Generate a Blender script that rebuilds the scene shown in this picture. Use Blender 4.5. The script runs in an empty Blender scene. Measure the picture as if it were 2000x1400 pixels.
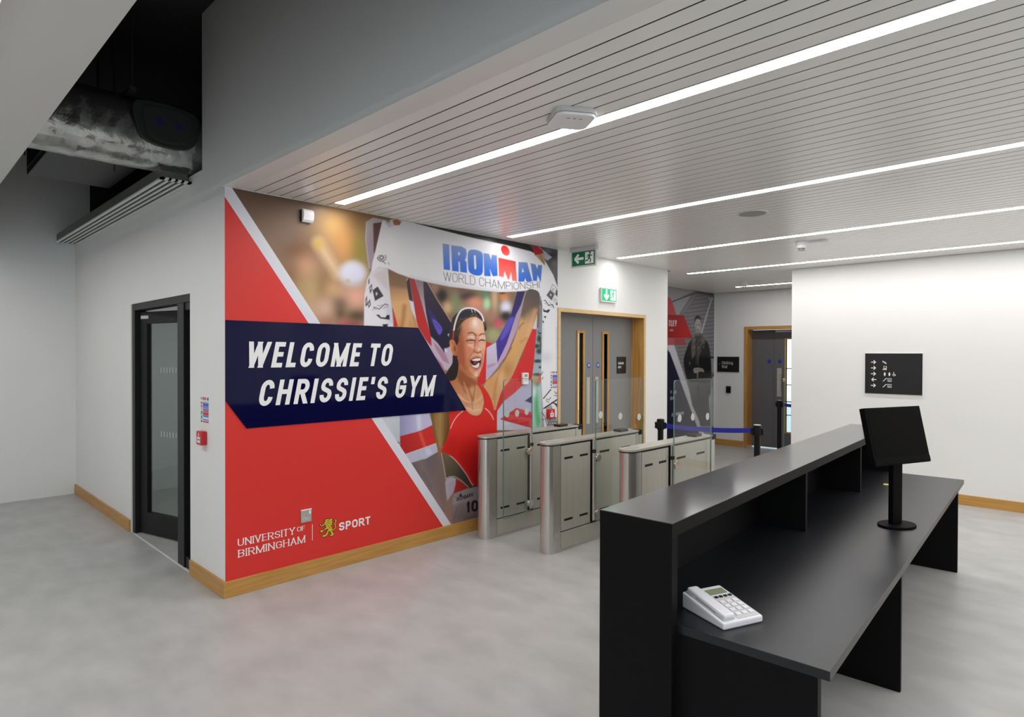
import bpy, bmesh, math, random
import numpy as np
from mathutils import Vector, Matrix

random.seed(7)
SC = bpy.context.scene
COL = SC.collection

# ------------------------------------------------------------------ camera
FPX, EYE = 1209.8, 1.70                      # focal length in pixels of the 2000 px frame, eye height in metres
YAW, PITCH, ROLL = [math.radians(a) for a in (-44.2034, -0.5092, 0.1497)]
_f = Vector((math.sin(YAW)*math.cos(PITCH), math.cos(YAW)*math.cos(PITCH), math.sin(PITCH)))
_r0 = Vector((math.cos(YAW), -math.sin(YAW), 0.0))
_u0 = _r0.cross(_f)
_r = _r0*math.cos(ROLL) + _u0*math.sin(ROLL)
_u = -_r0*math.sin(ROLL) + _u0*math.cos(ROLL)
cam_d = bpy.data.cameras.new('camera')
cam_d.sensor_width = 36.0
cam_d.lens = 36.0*FPX/2000.0
cam_d.shift_y = 2.0/2000.0
cam_d.clip_start = 0.02
cam = bpy.data.objects.new('camera', cam_d)
COL.objects.link(cam)
cam.matrix_world = Matrix(((_r.x, _u.x, -_f.x, 0.0), (_r.y, _u.y, -_f.y, 0.0), (_r.z, _u.z, -_f.z, EYE), (0, 0, 0, 1)))
SC.camera = cam

# ------------------------------------------------------------------ world, daylight, exposure
SC.view_settings.view_transform = 'Standard'
SC.view_settings.look = 'None'
SC.view_settings.gamma = 1.0
SC.view_settings.use_curve_mapping = False
SC.view_settings.exposure = 0.42
LED_POWER = 21.0
wd = bpy.data.worlds.new('daylight')
SC.world = wd
wd.use_nodes = True
_bg = wd.node_tree.nodes['Background']
_bg.inputs[0].default_value = (0.72, 0.90, 1.0, 1)
_bg.inputs[1].default_value = 1.3

def area(name, loc, rot, sx, sy, power, col=(1, 1, 1)):
    l = bpy.data.lights.new(name, 'AREA')
    l.shape = 'RECTANGLE'; l.size = sx; l.size_y = sy; l.energy = power; l.color = col
    o = bpy.data.objects.new(name, l); COL.objects.link(o)
    o.location = loc; o.rotation_euler = rot
    return o
# daylight entering by the hall's glazed side on the right, out of the picture
area('window_daylight', (4.44, -3.4, 1.45), (0, math.radians(90), 0), 2.2, 5.4, 55.0, (0.80, 0.90, 1.0))

# ------------------------------------------------------------------ materials
def lin(c):
    return tuple((x/255/12.92) if x/255 <= 0.04045 else ((x/255+0.055)/1.055)**2.4 for x in c)

def mat(name, rgb, rough=0.5, metal=0.0, noise=0.0, nscale=8.0, stretch=(1, 1, 1), bump=0.0, bscale=60.0, spec=0.5, coat=0.0, rgb2=None, emit=0.0, detail=3.0):
    m = bpy.data.materials.new(name); m.use_nodes = True
    nt = m.node_tree; b = nt.nodes['Principled BSDF']
    c = lin(rgb)
    b.inputs['Base Color'].default_value = (*c, 1)
    b.inputs['Roughness'].default_value = rough
    b.inputs['Metallic'].default_value = metal
    b.inputs['Specular IOR Level'].default_value = spec
    if coat:
        b.inputs['Coat Weight'].default_value = coat
        b.inputs['Coat Roughness'].default_value = 0.05
    if emit:
        b.inputs['Emission Color'].default_value = (*c, 1)
        b.inputs['Emission Strength'].default_value = emit
    if noise or bump:
        tc = nt.nodes.new('ShaderNodeTexCoord'); mp = nt.nodes.new('ShaderNodeMapping')
        mp.inputs['Scale'].default_value = stretch
        nt.links.new(tc.outputs['Object'], mp.inputs[0])
    if noise:
        n = nt.nodes.new('ShaderNodeTexNoise'); n.inputs['Scale'].default_value = nscale; n.inputs['Detail'].default_value = detail
        nt.links.new(mp.outputs[0], n.inputs['Vector'])
        rp = nt.nodes.new('ShaderNodeValToRGB')
        rp.color_ramp.elements[0].position = 0.3; rp.color_ramp.elements[1].position = 0.7
        c2 = lin(rgb2) if rgb2 else tuple(min(1, x*(1+noise)) for x in c)
        c1 = c if rgb2 else tuple(x*(1-noise) for x in c)
        rp.color_ramp.elements[0].color = (*c1, 1); rp.color_ramp.elements[1].color = (*c2, 1)
        nt.links.new(n.outputs['Fac'], rp.inputs[0]); nt.links.new(rp.outputs[0], b.inputs['Base Color'])
    if bump:
        n2 = nt.nodes.new('ShaderNodeTexNoise'); n2.inputs['Scale'].default_value = bscale; n2.inputs['Detail'].default_value = 4
        nt.links.new(mp.outputs[0], n2.inputs['Vector'])
        bp = nt.nodes.new('ShaderNodeBump'); bp.inputs['Strength'].default_value = bump; bp.inputs['Distance'].default_value = 0.01
        nt.links.new(n2.outputs['Fac'], bp.inputs['Height']); nt.links.new(bp.outputs[0], b.inputs['Normal'])
    return m

def glass_mat(name, tint=(0.93, 0.97, 0.95), refl=1.0, ior=1.5):
    m = bpy.data.materials.new(name); m.use_nodes = True
    nt = m.node_tree; nt.nodes.clear()
    out = nt.nodes.new('ShaderNodeOutputMaterial'); mix = nt.nodes.new('ShaderNodeMixShader')
    tr = nt.nodes.new('ShaderNodeBsdfTransparent'); tr.inputs[0].default_value = (*tint, 1)
    gl = nt.nodes.new('ShaderNodeBsdfGlossy'); gl.inputs['Roughness'].default_value = 0.02
    fr = nt.nodes.new('ShaderNodeFresnel'); fr.inputs[0].default_value = ior
    mu = nt.nodes.new('ShaderNodeMath'); mu.operation = 'MULTIPLY'; mu.inputs[1].default_value = refl
    ge = nt.nodes.new('ShaderNodeNewGeometry'); iv = nt.nodes.new('ShaderNodeMath'); iv.operation = 'MULTIPLY_ADD'
    iv.inputs[1].default_value = -refl; iv.inputs[2].default_value = refl          # reflect on the outer faces only
    nt.links.new(ge.outputs['Backfacing'], iv.inputs[0]); nt.links.new(iv.outputs[0], mu.inputs[1])
    nt.links.new(fr.outputs[0], mu.inputs[0]); nt.links.new(mu.outputs[0], mix.inputs[0])
    nt.links.new(tr.outputs[0], mix.inputs[1]); nt.links.new(gl.outputs[0], mix.inputs[2]); nt.links.new(mix.outputs[0], out.inputs[0])
    return m

def print_mat(name, rough=0.36, spec=0.2, gain=1.0):
    m = bpy.data.materials.new(name); m.use_nodes = True
    nt = m.node_tree; b = nt.nodes['Principled BSDF']
    a = nt.nodes.new('ShaderNodeAttribute'); a.attribute_name = 'print'
    nt.links.new(a.outputs['Color'], b.inputs['Base Color'])
    b.inputs['Roughness'].default_value = rough; b.inputs['Specular IOR Level'].default_value = spec
    return m

M = {
 'wall': mat('painted_plaster', (232, 232, 230), 0.55, noise=0.012, nscale=1.5, bump=0.03, bscale=250, spec=0.35),
 'soffit': mat('grey_painted_soffit', (38, 38, 38), 0.9),
 'hall_ceiling': mat('hall_raft_ceiling', (214, 214, 212), 0.8),
 'floor': mat('grey_vinyl_floor', (166, 167, 165), 0.36, noise=1, rgb2=(184, 184, 182), nscale=3.2, detail=6, stretch=(1, 1.6, 1), spec=0.4),
 'slat': mat('satin_white_metal_slat', (240, 239, 234), 0.28, noise=0.012, nscale=2, spec=0.6),
 'slat_gap': mat('dark_ceiling_void', (8, 8, 8), 0.95),
 'trim_white': mat('white_metal_trim', (225, 225, 222), 0.4),
 'oak': mat('lacquered_oak', (172, 122, 58), 0.38, noise=1, rgb2=(204, 154, 84), nscale=4, stretch=(9, 9, 0.5), spec=0.4),
 'oak_rail': mat('lacquered_oak_rail', (178, 130, 64), 0.38, noise=1, rgb2=(198, 150, 82), nscale=4, stretch=(0.8, 0.8, 14), spec=0.4),
 'oak_pale': mat('pale_oak_edge', (214, 186, 136), 0.42, noise=0.06, nscale=6, stretch=(1, 1, 4)),
 'door_grey': mat('grey_laminate', (128, 128, 128), 0.5, noise=0.01, nscale=3),
 'door_dark': mat('slate_grey_laminate', (98, 98, 100), 0.5),
 'black': mat('black_powder_coat', (14, 14, 15), 0.42, spec=0.3),
 'black_frame': mat('black_aluminium', (15, 16, 17), 0.42, spec=0.3),
 'black_gloss': mat('black_gloss_plastic', (12, 12, 13), 0.18),
 'steel': mat('brushed_stainless_steel', (206, 203, 196), 0.27, metal=0.85, noise=0.05, nscale=30, stretch=(1, 1, 0.04)),
 'steel_flat': mat('brushed_stainless_sheet', (196, 194, 182), 0.36, metal=0.55, noise=0.035, nscale=25, stretch=(1, 1, 0.05)),
 'chrome': mat('polished_steel', (205, 205, 203), 0.12, metal=1.0),
 'monitor_black': mat('matt_black_plastic', (6, 6, 7), 0.6, spec=0.06),
 'rubber': mat('black_rubber', (14, 14, 14), 0.7),
 'frost': mat('frosted_dot', (196, 204, 200), 0.6),
 'glass': glass_mat('clear_glass', (0.972, 0.985, 0.978)),
 'glass_edge': mat('green_glass_edge', (96, 132, 120), 0.15),
 'glass_tint': glass_mat('grey_tinted_glass', (0.70, 0.75, 0.74), 1.2),
 'glass_win': glass_mat('window_glass', (0.95, 0.97, 0.97)),
 'red_print': mat('red_vinyl_print', (214, 50, 44), 0.42, spec=0.4),
 'stripe': mat('pale_grey_vinyl_print', (216, 216, 224), 0.4),
 'navy': mat('navy_acrylic', (13, 13, 56), 0.06, spec=0.22),
 'letter': mat('white_lettering', (238, 238, 236), 0.45),
 'lion': mat('lion_yellow', (214, 190, 52), 0.5),
 'lion_dark': mat('lion_dark_line', (42, 34, 14), 0.5),
 'white_plastic': mat('white_plastic', (236, 236, 236), 0.35),
 'grey_plastic': mat('grey_plastic', (150, 150, 150), 0.45),
 'light_grey': mat('light_grey_plastic', (198, 198, 198), 0.45),
 'call_red': mat('red_plastic', (196, 26, 32), 0.35),
 'exit_green': mat('exit_green', (6, 112, 74), 0.4),
 'exit_lit': mat('lit_exit_green', (20, 170, 110), 0.4, emit=0.35),
 'exit_white': mat('exit_white', (240, 244, 240), 0.4),
 'exit_white_lit': mat('lit_exit_white', (240, 255, 246), 0.4, emit=0.5),
 'blue_dot': mat('blue_fire_door_disc', (30, 62, 160), 0.4),
 'belt': mat('blue_webbing_belt', (24, 28, 150), 0.6, bump=0.1, bscale=400),
 'sign_black': mat('black_sign_plate', (20, 20, 22), 0.38),
 'desk': mat('black_solid_surface', (50, 52, 56), 0.13, noise=0.06, nscale=3, spec=1.0),
 'desk_side': mat('black_laminate_side', (9, 9, 10), 0.55, noise=0.1, nscale=20, spec=0.15),
 'worktop': mat('charcoal_laminate_worktop', (20, 22, 26), 0.34, noise=0.12, nscale=6, bump=0.02, bscale=300),
 'foil': mat('crinkled_foil_wrap', (176, 178, 176), 0.24, metal=0.95, noise=0.25, nscale=6, bump=0.9, bscale=9),
 'duct_dark': mat('dark_duct_lining', (38, 40, 40), 0.5),
 'sticker_blue': mat('dark_blue_sticker', (28, 28, 90), 0.4),
 'yellow': mat('yellow_paper', (232, 214, 70), 0.6),
 'lcd': mat('phone_lcd', (134, 148, 118), 0.2),
 'screen': mat('switched_off_screen', (7, 7, 6), 0.55, spec=0.04),
 'phone': mat('phone_plastic', (226, 226, 230), 0.35),
 'print': print_mat('photo_vinyl_print'),
}
def led_mat():
    m = bpy.data.materials.new('led_diffuser'); m.use_nodes = True
    b = m.node_tree.nodes['Principled BSDF']
    b.inputs['Base Color'].default_value = (0.9, 0.9, 0.9, 1)
    b.inputs['Emission Color'].default_value = (1.0, 0.97, 0.965, 1)
    b.inputs['Emission Strength'].default_value = LED_POWER
    return m
M['led'] = led_mat()

# ------------------------------------------------------------------ mesh helpers
ORG = {}
class MB:
    def __init__(s): s.v = []; s.f = []
    def add(s, v, f):
        o = len(s.v); s.v += [tuple(p) for p in v]; s.f += [tuple(o+i for i in q) for q in f]; return s
    def box(s, x0, x1, y0, y1, z0, z1):
        return s.add([(x0,y0,z0),(x1,y0,z0),(x1,y1,z0),(x0,y1,z0),(x0,y0,z1),(x1,y0,z1),(x1,y1,z1),(x0,y1,z1)],
                     [(0,3,2,1),(4,5,6,7),(0,1,5,4),(1,2,6,5),(2,3,7,6),(3,0,4,7)])
    def obox(s, o, a, b, c):
        """box from corner o with edge vectors a, b, c"""
        o, a, b, c = [Vector(q) for q in (o, a, b, c)]
        if a.cross(b).dot(c) < 0: a, b = b, a
        p = [o, o+a, o+a+b, o+b]; p += [q+c for q in p]
        return s.add(p, [(0,3,2,1),(4,5,6,7),(0,1,5,4),(1,2,6,5),(2,3,7,6),(3,0,4,7)])
    def cyl(s, p0, p1, r, n=24, r2=None, caps=True):
        p0, p1 = Vector(p0), Vector(p1); d = (p1-p0).normalized()
        a = d.orthogonal().normalized(); b = d.cross(a)
        r2 = r if r2 is None else r2
        v = [p0+(a*math.cos(t)+b*math.sin(t))*r for t in [2*math.pi*i/n for i in range(n)]]
        v += [p1+(a*math.cos(t)+b*math.sin(t))*r2 for t in [2*math.pi*i/n for i in range(n)]]
        f = [(i, (i+1) % n, n+(i+1) % n, n+i) for i in range(n)]
        if caps: f += [tuple(range(n-1, -1, -1)), tuple(range(n, 2*n))]
        return s.add(v, f)
    def prism(s, poly, fn, w0, w1):
        """polygon (u,v) extruded along w; fn(u,v,w)->xyz"""
        n = len(poly)
        v = [fn(u, w, w0) for u, w in poly] + [fn(u, w, w1) for u, w in poly]
        f = [tuple(range(n-1, -1, -1)), tuple(range(n, 2*n))] + [(i, (i+1) % n, n+(i+1) % n, n+i) for i in range(n)]
        return s.add(v, f)
    def lathe(s, c, prof, n=32):
        """profile [(r,z)] about a vertical axis at c"""
        k = len(prof); v = []
        for i in range(n):
            t = 2*math.pi*i/n
            v += [(c[0]+r*math.cos(t), c[1]+r*math.sin(t), c[2]+z) for r, z in prof]
        f = [(i*k+j, ((i+1) % n)*k+j, ((i+1) % n)*k+j+1, i*k+j+1) for i in range(n) for j in range(k-1)]
        f += [tuple(i*k for i in range(n-1, -1, -1)), tuple(i*k+k-1 for i in range(n))]
        return s.add(v, f)
    def tube(s, pts, r, n=10):
        for a, b in zip(pts[:-1], pts[1:]): s.cyl(a, b, r, n)
        return s
    def build(s, name, m, parent=None, bevel=0.0, smooth=True, loc=None, seg=2):
        org = Vector(loc) if loc is not None else (ORG[parent.name] if parent is not None else Vector((0, 0, 0)))
        me = bpy.data.meshes.new(name)
        me.from_pydata([tuple(Vector(p)-org) for p in s.v], [], s.f)
        bm = bmesh.new(); bm.from_mesh(me)
        bmesh.ops.recalc_face_normals(bm, faces=bm.faces)
        if bevel:
            es = [e for e in bm.edges if len(e.link_faces) == 2 and e.calc_face_angle(0) > 0.6]
            bmesh.ops.bevel(bm, geom=es, offset=bevel, segments=seg, profile=0.5, affect='EDGES', clamp_overlap=True)
        if smooth:
            for f in bm.faces: f.smooth = True
            for e in bm.edges:
                if len(e.link_faces) == 2 and e.calc_face_angle(0) > 0.33: e.smooth = False
        bm.to_mesh(me); bm.free()
        me.materials.append(M[m] if isinstance(m, str) else m)
        o = bpy.data.objects.new(name, me); COL.objects.link(o)
        if parent is not None: o.parent = parent
        else: o.location = org
        ORG[o.name] = org
        return o

def tag(o, label, cat, group=None):
    o['label'] = label; o['category'] = cat
    if group: o['group'] = group
    return o
def thing(name, loc, label, cat, group=None):
    o = bpy.data.objects.new(name, None); o.empty_display_size = 0.1; COL.objects.link(o); o.location = loc
    ORG[o.name] = Vector(loc)
    return tag(o, label, cat, group)
def struct(o, label=None):
    o['kind'] = 'structure'
    if label: o['label'] = label
    return o
def sthing(name, loc, label=None):
    o = bpy.data.objects.new(name, None); COL.objects.link(o); o.location = loc; ORG[o.name] = Vector(loc)
    return struct(o, label)

def circle(cx, cy, rx, ry=None, n=24, a0=0, a1=360):
    ry = rx if ry is None else ry
    m = n if a1-a0 < 360 else n-1
    k = n+1 if a1-a0 < 360 else n
    return [(cx+rx*math.cos(math.radians(a0+(a1-a0)*i/n)), cy+ry*math.sin(math.radians(a0+(a1-a0)*i/n))) for i in range(k)]
def rrect(u0, u1, v0, v1, r, n=5):
    return (circle(u1-r, v1-r, r, n=n, a0=0, a1=90) + circle(u0+r, v1-r, r, n=n, a0=90, a1=180)
            + circle(u0+r, v0+r, r, n=n, a0=180, a1=270) + circle(u1-r, v0+r, r, n=n, a0=270, a1=360))
# frames of reference for the wall planes: (u, v, w=out of the wall) -> world
XW, YL, XA, YB, YR, ZC = -4.417, 1.69, -5.44, 11.10, 8.63, 2.853
on_mural = lambda u, v, w: (XW+w, u, v)             # u = world y
on_left = lambda u, v, w: (u, YL-w, v)              # u = world x
on_alcove = lambda u, v, w: (XA+w, u, v)
on_back = lambda u, v, w: (u, YB-w, v)
on_right = lambda u, v, w: (u, YR-w, v)

# ------------------------------------------------------------------ lettering (stroke skeletons widened to ribbons)
def _arc(cx, cy, rx, ry, a0, a1, n=10): return circle(cx, cy, rx, ry, n, a0, a1) if a1 > a0 else circle(cx, cy, rx, ry, n, a1, a0)[::-1]
def _oval(k=0.3): return _arc(.5, 1-k, .5, k, 0, 180) + _arc(.5, k, .5, k, 180, 360) + [(1, 1-k)]
def _c(k=0.3, lo=.3, hi=.7): return [(1, hi)] + _arc(.5, 1-k, .5, k, 0, 180) + _arc(.5, k, .5, k, 180, 360) + [(1, lo)]
def _bowl(y0, y1, x0=0.): 
    r = (y1-y0)/2
    return [(x0, y1), (.55, y1)] + _arc(.55, (y0+y1)/2, .45, r, 90, -90) + [(x0, y0)]
def _s(k=.26):
    mid = [(0, 1-k), (.02, .66), (.10, .60), (.28, .555), (.5, .51), (.72, .465), (.90, .41), (.98, .34), (1, k)]
    return [(1, 1-k*1.05)] + _arc(.5, 1-k, .5, k, 0, 180)[0:-1] + mid + _arc(.5, k, .5, k, 0, -180)[1:] + [(0, k*1.05)]
GLYPH = {
 'A': (1.0, [[(0,0),(.5,1)], [(.5,1),(1,0)], [(.2,.3),(.8,.3)]]),
 'B': (.95, [[(0,0),(0,1)], _bowl(.53, 1), _bowl(0, .53)]),
 'C': (.95, [_c()]), 'D': (1, [[(0,0),(0,1)], _bowl(0, 1)]),
 'E': (.8, [[(0,0),(0,1)], [(0,1),(1,1)], [(0,.52),(.9,.52)], [(0,0),(1,0)]]),
 'F': (.8, [[(0,0),(0,1)], [(0,1),(1,1)], [(0,.52),(.9,.52)]]),
 'G': (1, [[(1,.7)] + _arc(.5,.7,.5,.3,0,180) + _arc(.5,.3,.5,.3,180,360) + [(1,.48),(.55,.48)]]),
 'H': (1, [[(0,0),(0,1)], [(1,0),(1,1)], [(0,.52),(1,.52)]]),
 'I': (.0, [[(.5,0),(.5,1)]]), 'L': (.75, [[(0,1),(0,0)], [(0,0),(1,0)]]),
 'M': (1.3, [[(0,0),(0,1)], [(0,1),(.5,0)], [(.5,0),(1,1)], [(1,1),(1,0)]]),
 'N': (1.05, [[(0,0),(0,1)], [(0,1),(1,0)], [(1,0),(1,1)]]),
 'O': (1, [_oval()]), 'P': (.92, [[(0,0),(0,1)], _bowl(.45, 1)]),
 'R': (.98, [[(0,0),(0,1)], _bowl(.48, 1), [(.5,.48),(1,0)]]),
 'S': (.95, [_s()]), 'T': (.9, [[(.5,0),(.5,1)], [(0,1),(1,1)]]),
 'U': (1, [[(0,1),(0,.3)] + _arc(.5,.3,.5,.3,180,360) + [(1,1)]]),
 'V': (1, [[(0,1),(.5,0)], [(.5,0),(1,1)]]),
 'W': (1.5, [[(0,1),(.25,0)], [(.25,0),(.5,1)], [(.5,1),(.75,0)], [(.75,0),(1,1)]]),
 'Y': (1, [[(0,1),(.5,.45)], [(1,1),(.5,.45)], [(.5,.48),(.5,0)]]),
 "'": (.1, [[(.7,1),(.6,.82),(.2,.72)]]),
 '0': (.95, [_oval()]), '1': (.45, [[(.7,0),(.7,1)], [(.7,.97),(0,.72)]]), '9': (.95, [_oval()]), '2': (.9, [_arc(.5,.72,.5,.28,170,-20)+[(0,0)], [(0,0),(1,0)]]),
 '-': (.5, [[(0,.4),(1,.4)]]),
 'l': (.0, [[(.5,0),(.5,1)]]), 'i': (.0, [[(.5,0),(.5,.66)], [(.5,.86),(.5,1)]]),
 'm': (1.25, [[(0,0),(0,.7)], [(0,.5)]+_arc(.25,.5,.25,.2,180,0)+[(.5,0)], [(.5,.5)]+_arc(.75,.5,.25,.2,180,0)+[(1,0)]]),
 'b': (.85, [[(0,0),(0,1)], _arc(.5,.35,.5,.35,0,360,18)]), 'a': (.8, [_arc(.5,.35,.5,.35,0,360,18), [(1,0),(1,.7)]]),
 'n': (.8, [[(0,0),(0,.7)], [(0,.45)]+_arc(.5,.45,.5,.25,180,0)+[(1,0)]]),
 'g': (.85, [_arc(.5,.35,.5,.35,0,360,18), [(1,.7),(1,-.1)]+_arc(.5,-.1,.5,.2,0,-150)]),
}
def layout(txt, h, wid, t, track, space=0.5):
    """strokes of a string with cap height h, letter width wid*h, stroke t: list of (polyline, ends flagged)"""
    x = 0.0; out = []
    for ch in txt:
        if ch == ' ': x += space*h; continue
        gw, st = GLYPH[ch]
        w = max(gw*wid*h, t)
        for pl in st:
            out.append([(x+t/2+px*(w-t), t/2+py*(h-t)) for px, py in pl])
        x += w+track*h
    return out, x-track*h
def ribbon(pl, t, h=None, thin=1.0):
    """outline quads of a stroked polyline"""
    pl = [p for i, p in enumerate(pl) if i == 0 or math.dist(p, pl[i-1]) > 1e-6]
    n = len(pl); L = []; R = []
    closed = n > 3 and math.dist(pl[0], pl[-1]) < 1e-6
    for i in range(n):
        a = pl[i-1] if i else (pl[-2] if closed else None)
        b = pl[(i+1)] if i < n-1 else (pl[1] if closed else None)
        p = pl[i]
        d1 = (p[0]-a[0], p[1]-a[1]) if a else None; d2 = (b[0]-p[0], b[1]-p[1]) if b else None
        def nrm(d):
            l = math.hypot(*d) or 1; return (d[0]/l, d[1]/l)
        d1 = nrm(d1) if d1 else None; d2 = nrm(d2) if d2 else None
        if d1 and d2:
            tx, ty = nrm((d1[0]+d2[0], d1[1]+d2[1])); c = max(.5, tx*d1[0]+ty*d1[1])
        else:
            tx, ty = d1 or d2; c = 1
        w = t*(thin+(1-thin)*abs(ty))/2/c
        if (d1 is None or d2 is None) and h and abs(ty) > .5 and (p[1] < t*.51 or p[1] > h-t*.51):
            # stroke cut level with base line / cap line
            yy = 0 if p[1] < h/2 else h
            k = (yy-p[1])/ty; q = (p[0]+tx*k, yy); hw = w/abs(ty)
            sgn = 1 if ty > 0 else -1
            L.append((q[0]-hw*sgn, yy)); R.append((q[0]+hw*sgn, yy))
        else:
            e = t/2 if (d1 is None or d2 is None) and abs(tx) > .9 else 0
            sg = -1 if d1 is None else 1
            q = (p[0]+tx*e*sg, p[1]+ty*e*sg)
            L.append((q[0]-ty*w, q[1]+tx*w)); R.append((q[0]+ty*w, q[1]-tx*w))
    return [(L[i], R[i], R[i+1], L[i+1]) for i in range(n-1)]
FOLD = .00005
_lay = [0]
def lay(w):
    """strokes that cross are laid a hair apart, like overlapping film"""
    _lay[0] += 1
    return w+(_lay[0] % 7)*.00014
def text_mesh(txt, fn, u0, v0, width, h, wid=.5, t=.17, track=.12, shear=0.0, w=0.0, space=.4, thin=1.0, serif=0.0, flip=False, depth=0.0):
    """lettering as one mesh on a plane; fitted to width; fn(u,v,w)->xyz; flip when u runs right to left"""
    tt = t*h
    st, L = layout(txt, h, wid, tt, track, space)
    k = width/L
    mb = MB()
    for pl in st:
        wl = lay(w)
        qs = ribbon([(x*k, y) for x, y in pl], tt, h, thin)
        sq = []
        if serif:
            for p, q in ((pl[0], pl[1]), (pl[-1], pl[-2])):
                dy = abs(p[1]-q[1]); 
                if dy > .3*abs(p[0]-q[0]) and (p[1] < tt*.6 or p[1] > h-tt*.6) and len(pl) == 2:
                    yy = 0 if p[1] < h/2 else h-.06*h
                    cx = p[0]*k; sw = serif*h
                    sq.append(((cx-sw, yy), (cx+sw, yy), (cx+sw, yy+.06*h), (cx-sw, yy+.06*h)))
        for j, q in enumerate(qs+sq):
            if q in sq: wl = lay(w)
            P = []
            for x, y in q:
                x2 = x+shear*y
                P.append(fn(u0+(-x2 if flip else x2), v0+y, wl+(j % 3)*FOLD))
            mb.add(P, [(0, 1, 2, 3)])
    return mb

def text_letters(txt, fn, u0, v0, width, h, parent, material, wid=.5, t=.17, track=.12, shear=0.0, w=0.0, space=.4):
    """every letter a part of its own"""
    tt = t*h; x = 0.0; spans = []
    for ch in txt:
        if ch == ' ': x += space*h; continue
        gw = max(GLYPH[ch][0]*wid*h, tt); spans.append((ch, x, gw)); x += gw+track*h
    k = width/(x-track*h)
    for ch, x0, gw in spans:
        mb = MB()
        for pl in GLYPH[ch][1]:
            wl = lay(w)
            pts = [((x0+tt/2+px*(gw-tt))*k, tt/2+py*(h-tt)) for px, py in pl]
            for j, q in enumerate(ribbon(pts, tt, h)):
                mb.add([fn(u0+a+shear*b, v0+b, wl+(j % 3)*FOLD) for a, b in q], [(0, 1, 2, 3)])
        mb.build('letter', material, parent, smooth=False)

# ================================================================== THE SETTING
def B(*a): return MB().box(*a)
struct(B(-9.2, 4.7, -7.2, 11.36, -0.12, 0.0).build('floor', 'floor', smooth=False), 'mottled grey vinyl floor of the entrance hall')
struct(B(-12, 6, 11.36, 24, -0.16, -0.04).build('ground', mat('pale_outdoor_paving', (196, 204, 200), 0.8, noise=0.05), smooth=False), 'pale paving outside the far doors')

w = MB()
w.box(-5.10, XW, YL, YL+.15, 0, 3.054); w.box(-4.84, XW, YL, YL+.15, 3.054, 4.2)
w.box(-6.68, -5.10, YL, YL+.15, 2.16, 3.054); w.box(-9.0, -6.68, YL, YL+.15, 0, 3.054)
struct(w.build('wall_left', 'wall', smooth=False), 'white plaster wall around the black glazed door')
struct(B(XW, 4.5, 1.67, 1.77, ZC, 4.2).build('wall_bulkhead', 'wall', smooth=False), 'plaster bulkhead above the edge of the slatted ceiling')
w = MB()
w.box(XW-.15, XW, YL+.15, 5.262, 0, 2.95); w.box(XW-.15, XW, 5.262, 7.043, 2.215, 2.95); w.box(XW-.15, XW, 7.043, 7.61, 0, 2.95)
struct(w.build('wall_mural', 'wall', smooth=False), 'long wall that carries the mural and the grey double doors')
w = MB(); w.box(XA-.15, XA, 7.61, YB+.15, 0, 2.95); w.box(XA, XW-.15, 7.61, 7.70, 0, 2.95)
struct(w.build('wall_alcove', 'wall', smooth=False), 'alcove wall behind the black and white mural')
w = MB(); w.box(XA, -4.86, YB, YB+.15, 0, 2.95); w.box(-4.86, -3.28, YB, YB+.15, 2.21, 2.95); w.box(-3.28, -3.127, YB, YB+.15, 0, 2.95)
struct(w.build('wall_back', 'wall', smooth=False), 'white wall at the end of the corridor')
w = MB(); w.box(-3.127, 4.5, YR, YR+.15, 0, 2.95); w.box(-3.127, -2.98, YR+.15, YB+.15, 0, 2.95)
struct(w.build('wall_right', 'wall', smooth=False), 'white wall behind the reception desk')
w = MB(); w.box(4.5, 4.65, -7, -6.2, 0, 4.2); w.box(4.5, 4.65, -6.2, -.6, 0, .35); w.box(4.5, 4.65, -6.2, -.6, 2.55, 4.2); w.box(4.5, 4.65, -.6, YR+.15, 0, 4.2)
struct(w.build('wall_east', 'wall', smooth=False), 'window wall to the right of the desk')
struct(B(-9.15, 4.65, -7.15, -7.0, 0, 4.2).build('wall_rear', 'wall', smooth=False), 'rear wall of the hall')
struct(B(-9.15, -9.0, -7.0, YL+.15, 0, 4.2).build('wall_west', 'wall', smooth=False), 'end wall of the hall')
# window in the east wall
win = sthing('window_1', (4.55, -3.4, .35), 'tall glazed window bays of the hall')
m = MB(); m.box(4.53, 4.60, -6.2, -.6, .35, .41); m.box(4.53, 4.60, -6.2, -.6, 2.49, 2.55)
for k in range(5): y = -6.2+k*1.4; m.box(4.53, 4.60, max(-6.2, y-.03), min(-.6, y+.03), .41, 2.49)
m.build('window_frame', 'black_frame', win, smooth=False)
for k in range(4): B(4.56, 4.57, -6.17+k*1.4, -4.83+k*1.4, .41, 2.49).build('pane', 'glass_win', win, smooth=False)
# ceilings of the hall: a low raft over the viewer, an open service gap in front of the bulkhead
struct(B(-9.0, 4.5, -7.0, .60, 2.85, 2.95).build('ceiling_raft', 'hall_ceiling', smooth=False), 'suspended ceiling raft over the hall')
w = MB(); w.box(-9.15, 4.65, -7.15, 2.75, 4.2, 4.3)
struct(w.build('ceiling_soffit', 'soffit', smooth=False), 'dark soffit above the services')
w = MB(); w.box(-9.0, 4.5, .56, .60, 2.95, 4.2)
struct(w.build('wall_raft_upstand', 'soffit', smooth=False), 'dark upstand of the ceiling raft')
w = MB(); w.box(-9.0, XW-.15, 2.65, 2.75, 2.95, 4.2); w.box(-4.72, -4.62, YL+.15, 2.65, 3.054, 4.2); w.box(-9, XW-.15, YL+.15, 2.75, 2.85, 2.95); w.box(-9.15, -9.0, YL+.15, 2.75, 2.85, 4.2)
struct(w.build('wall_service_void', 'soffit', smooth=False), 'dark service void above the glazed door')
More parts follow.
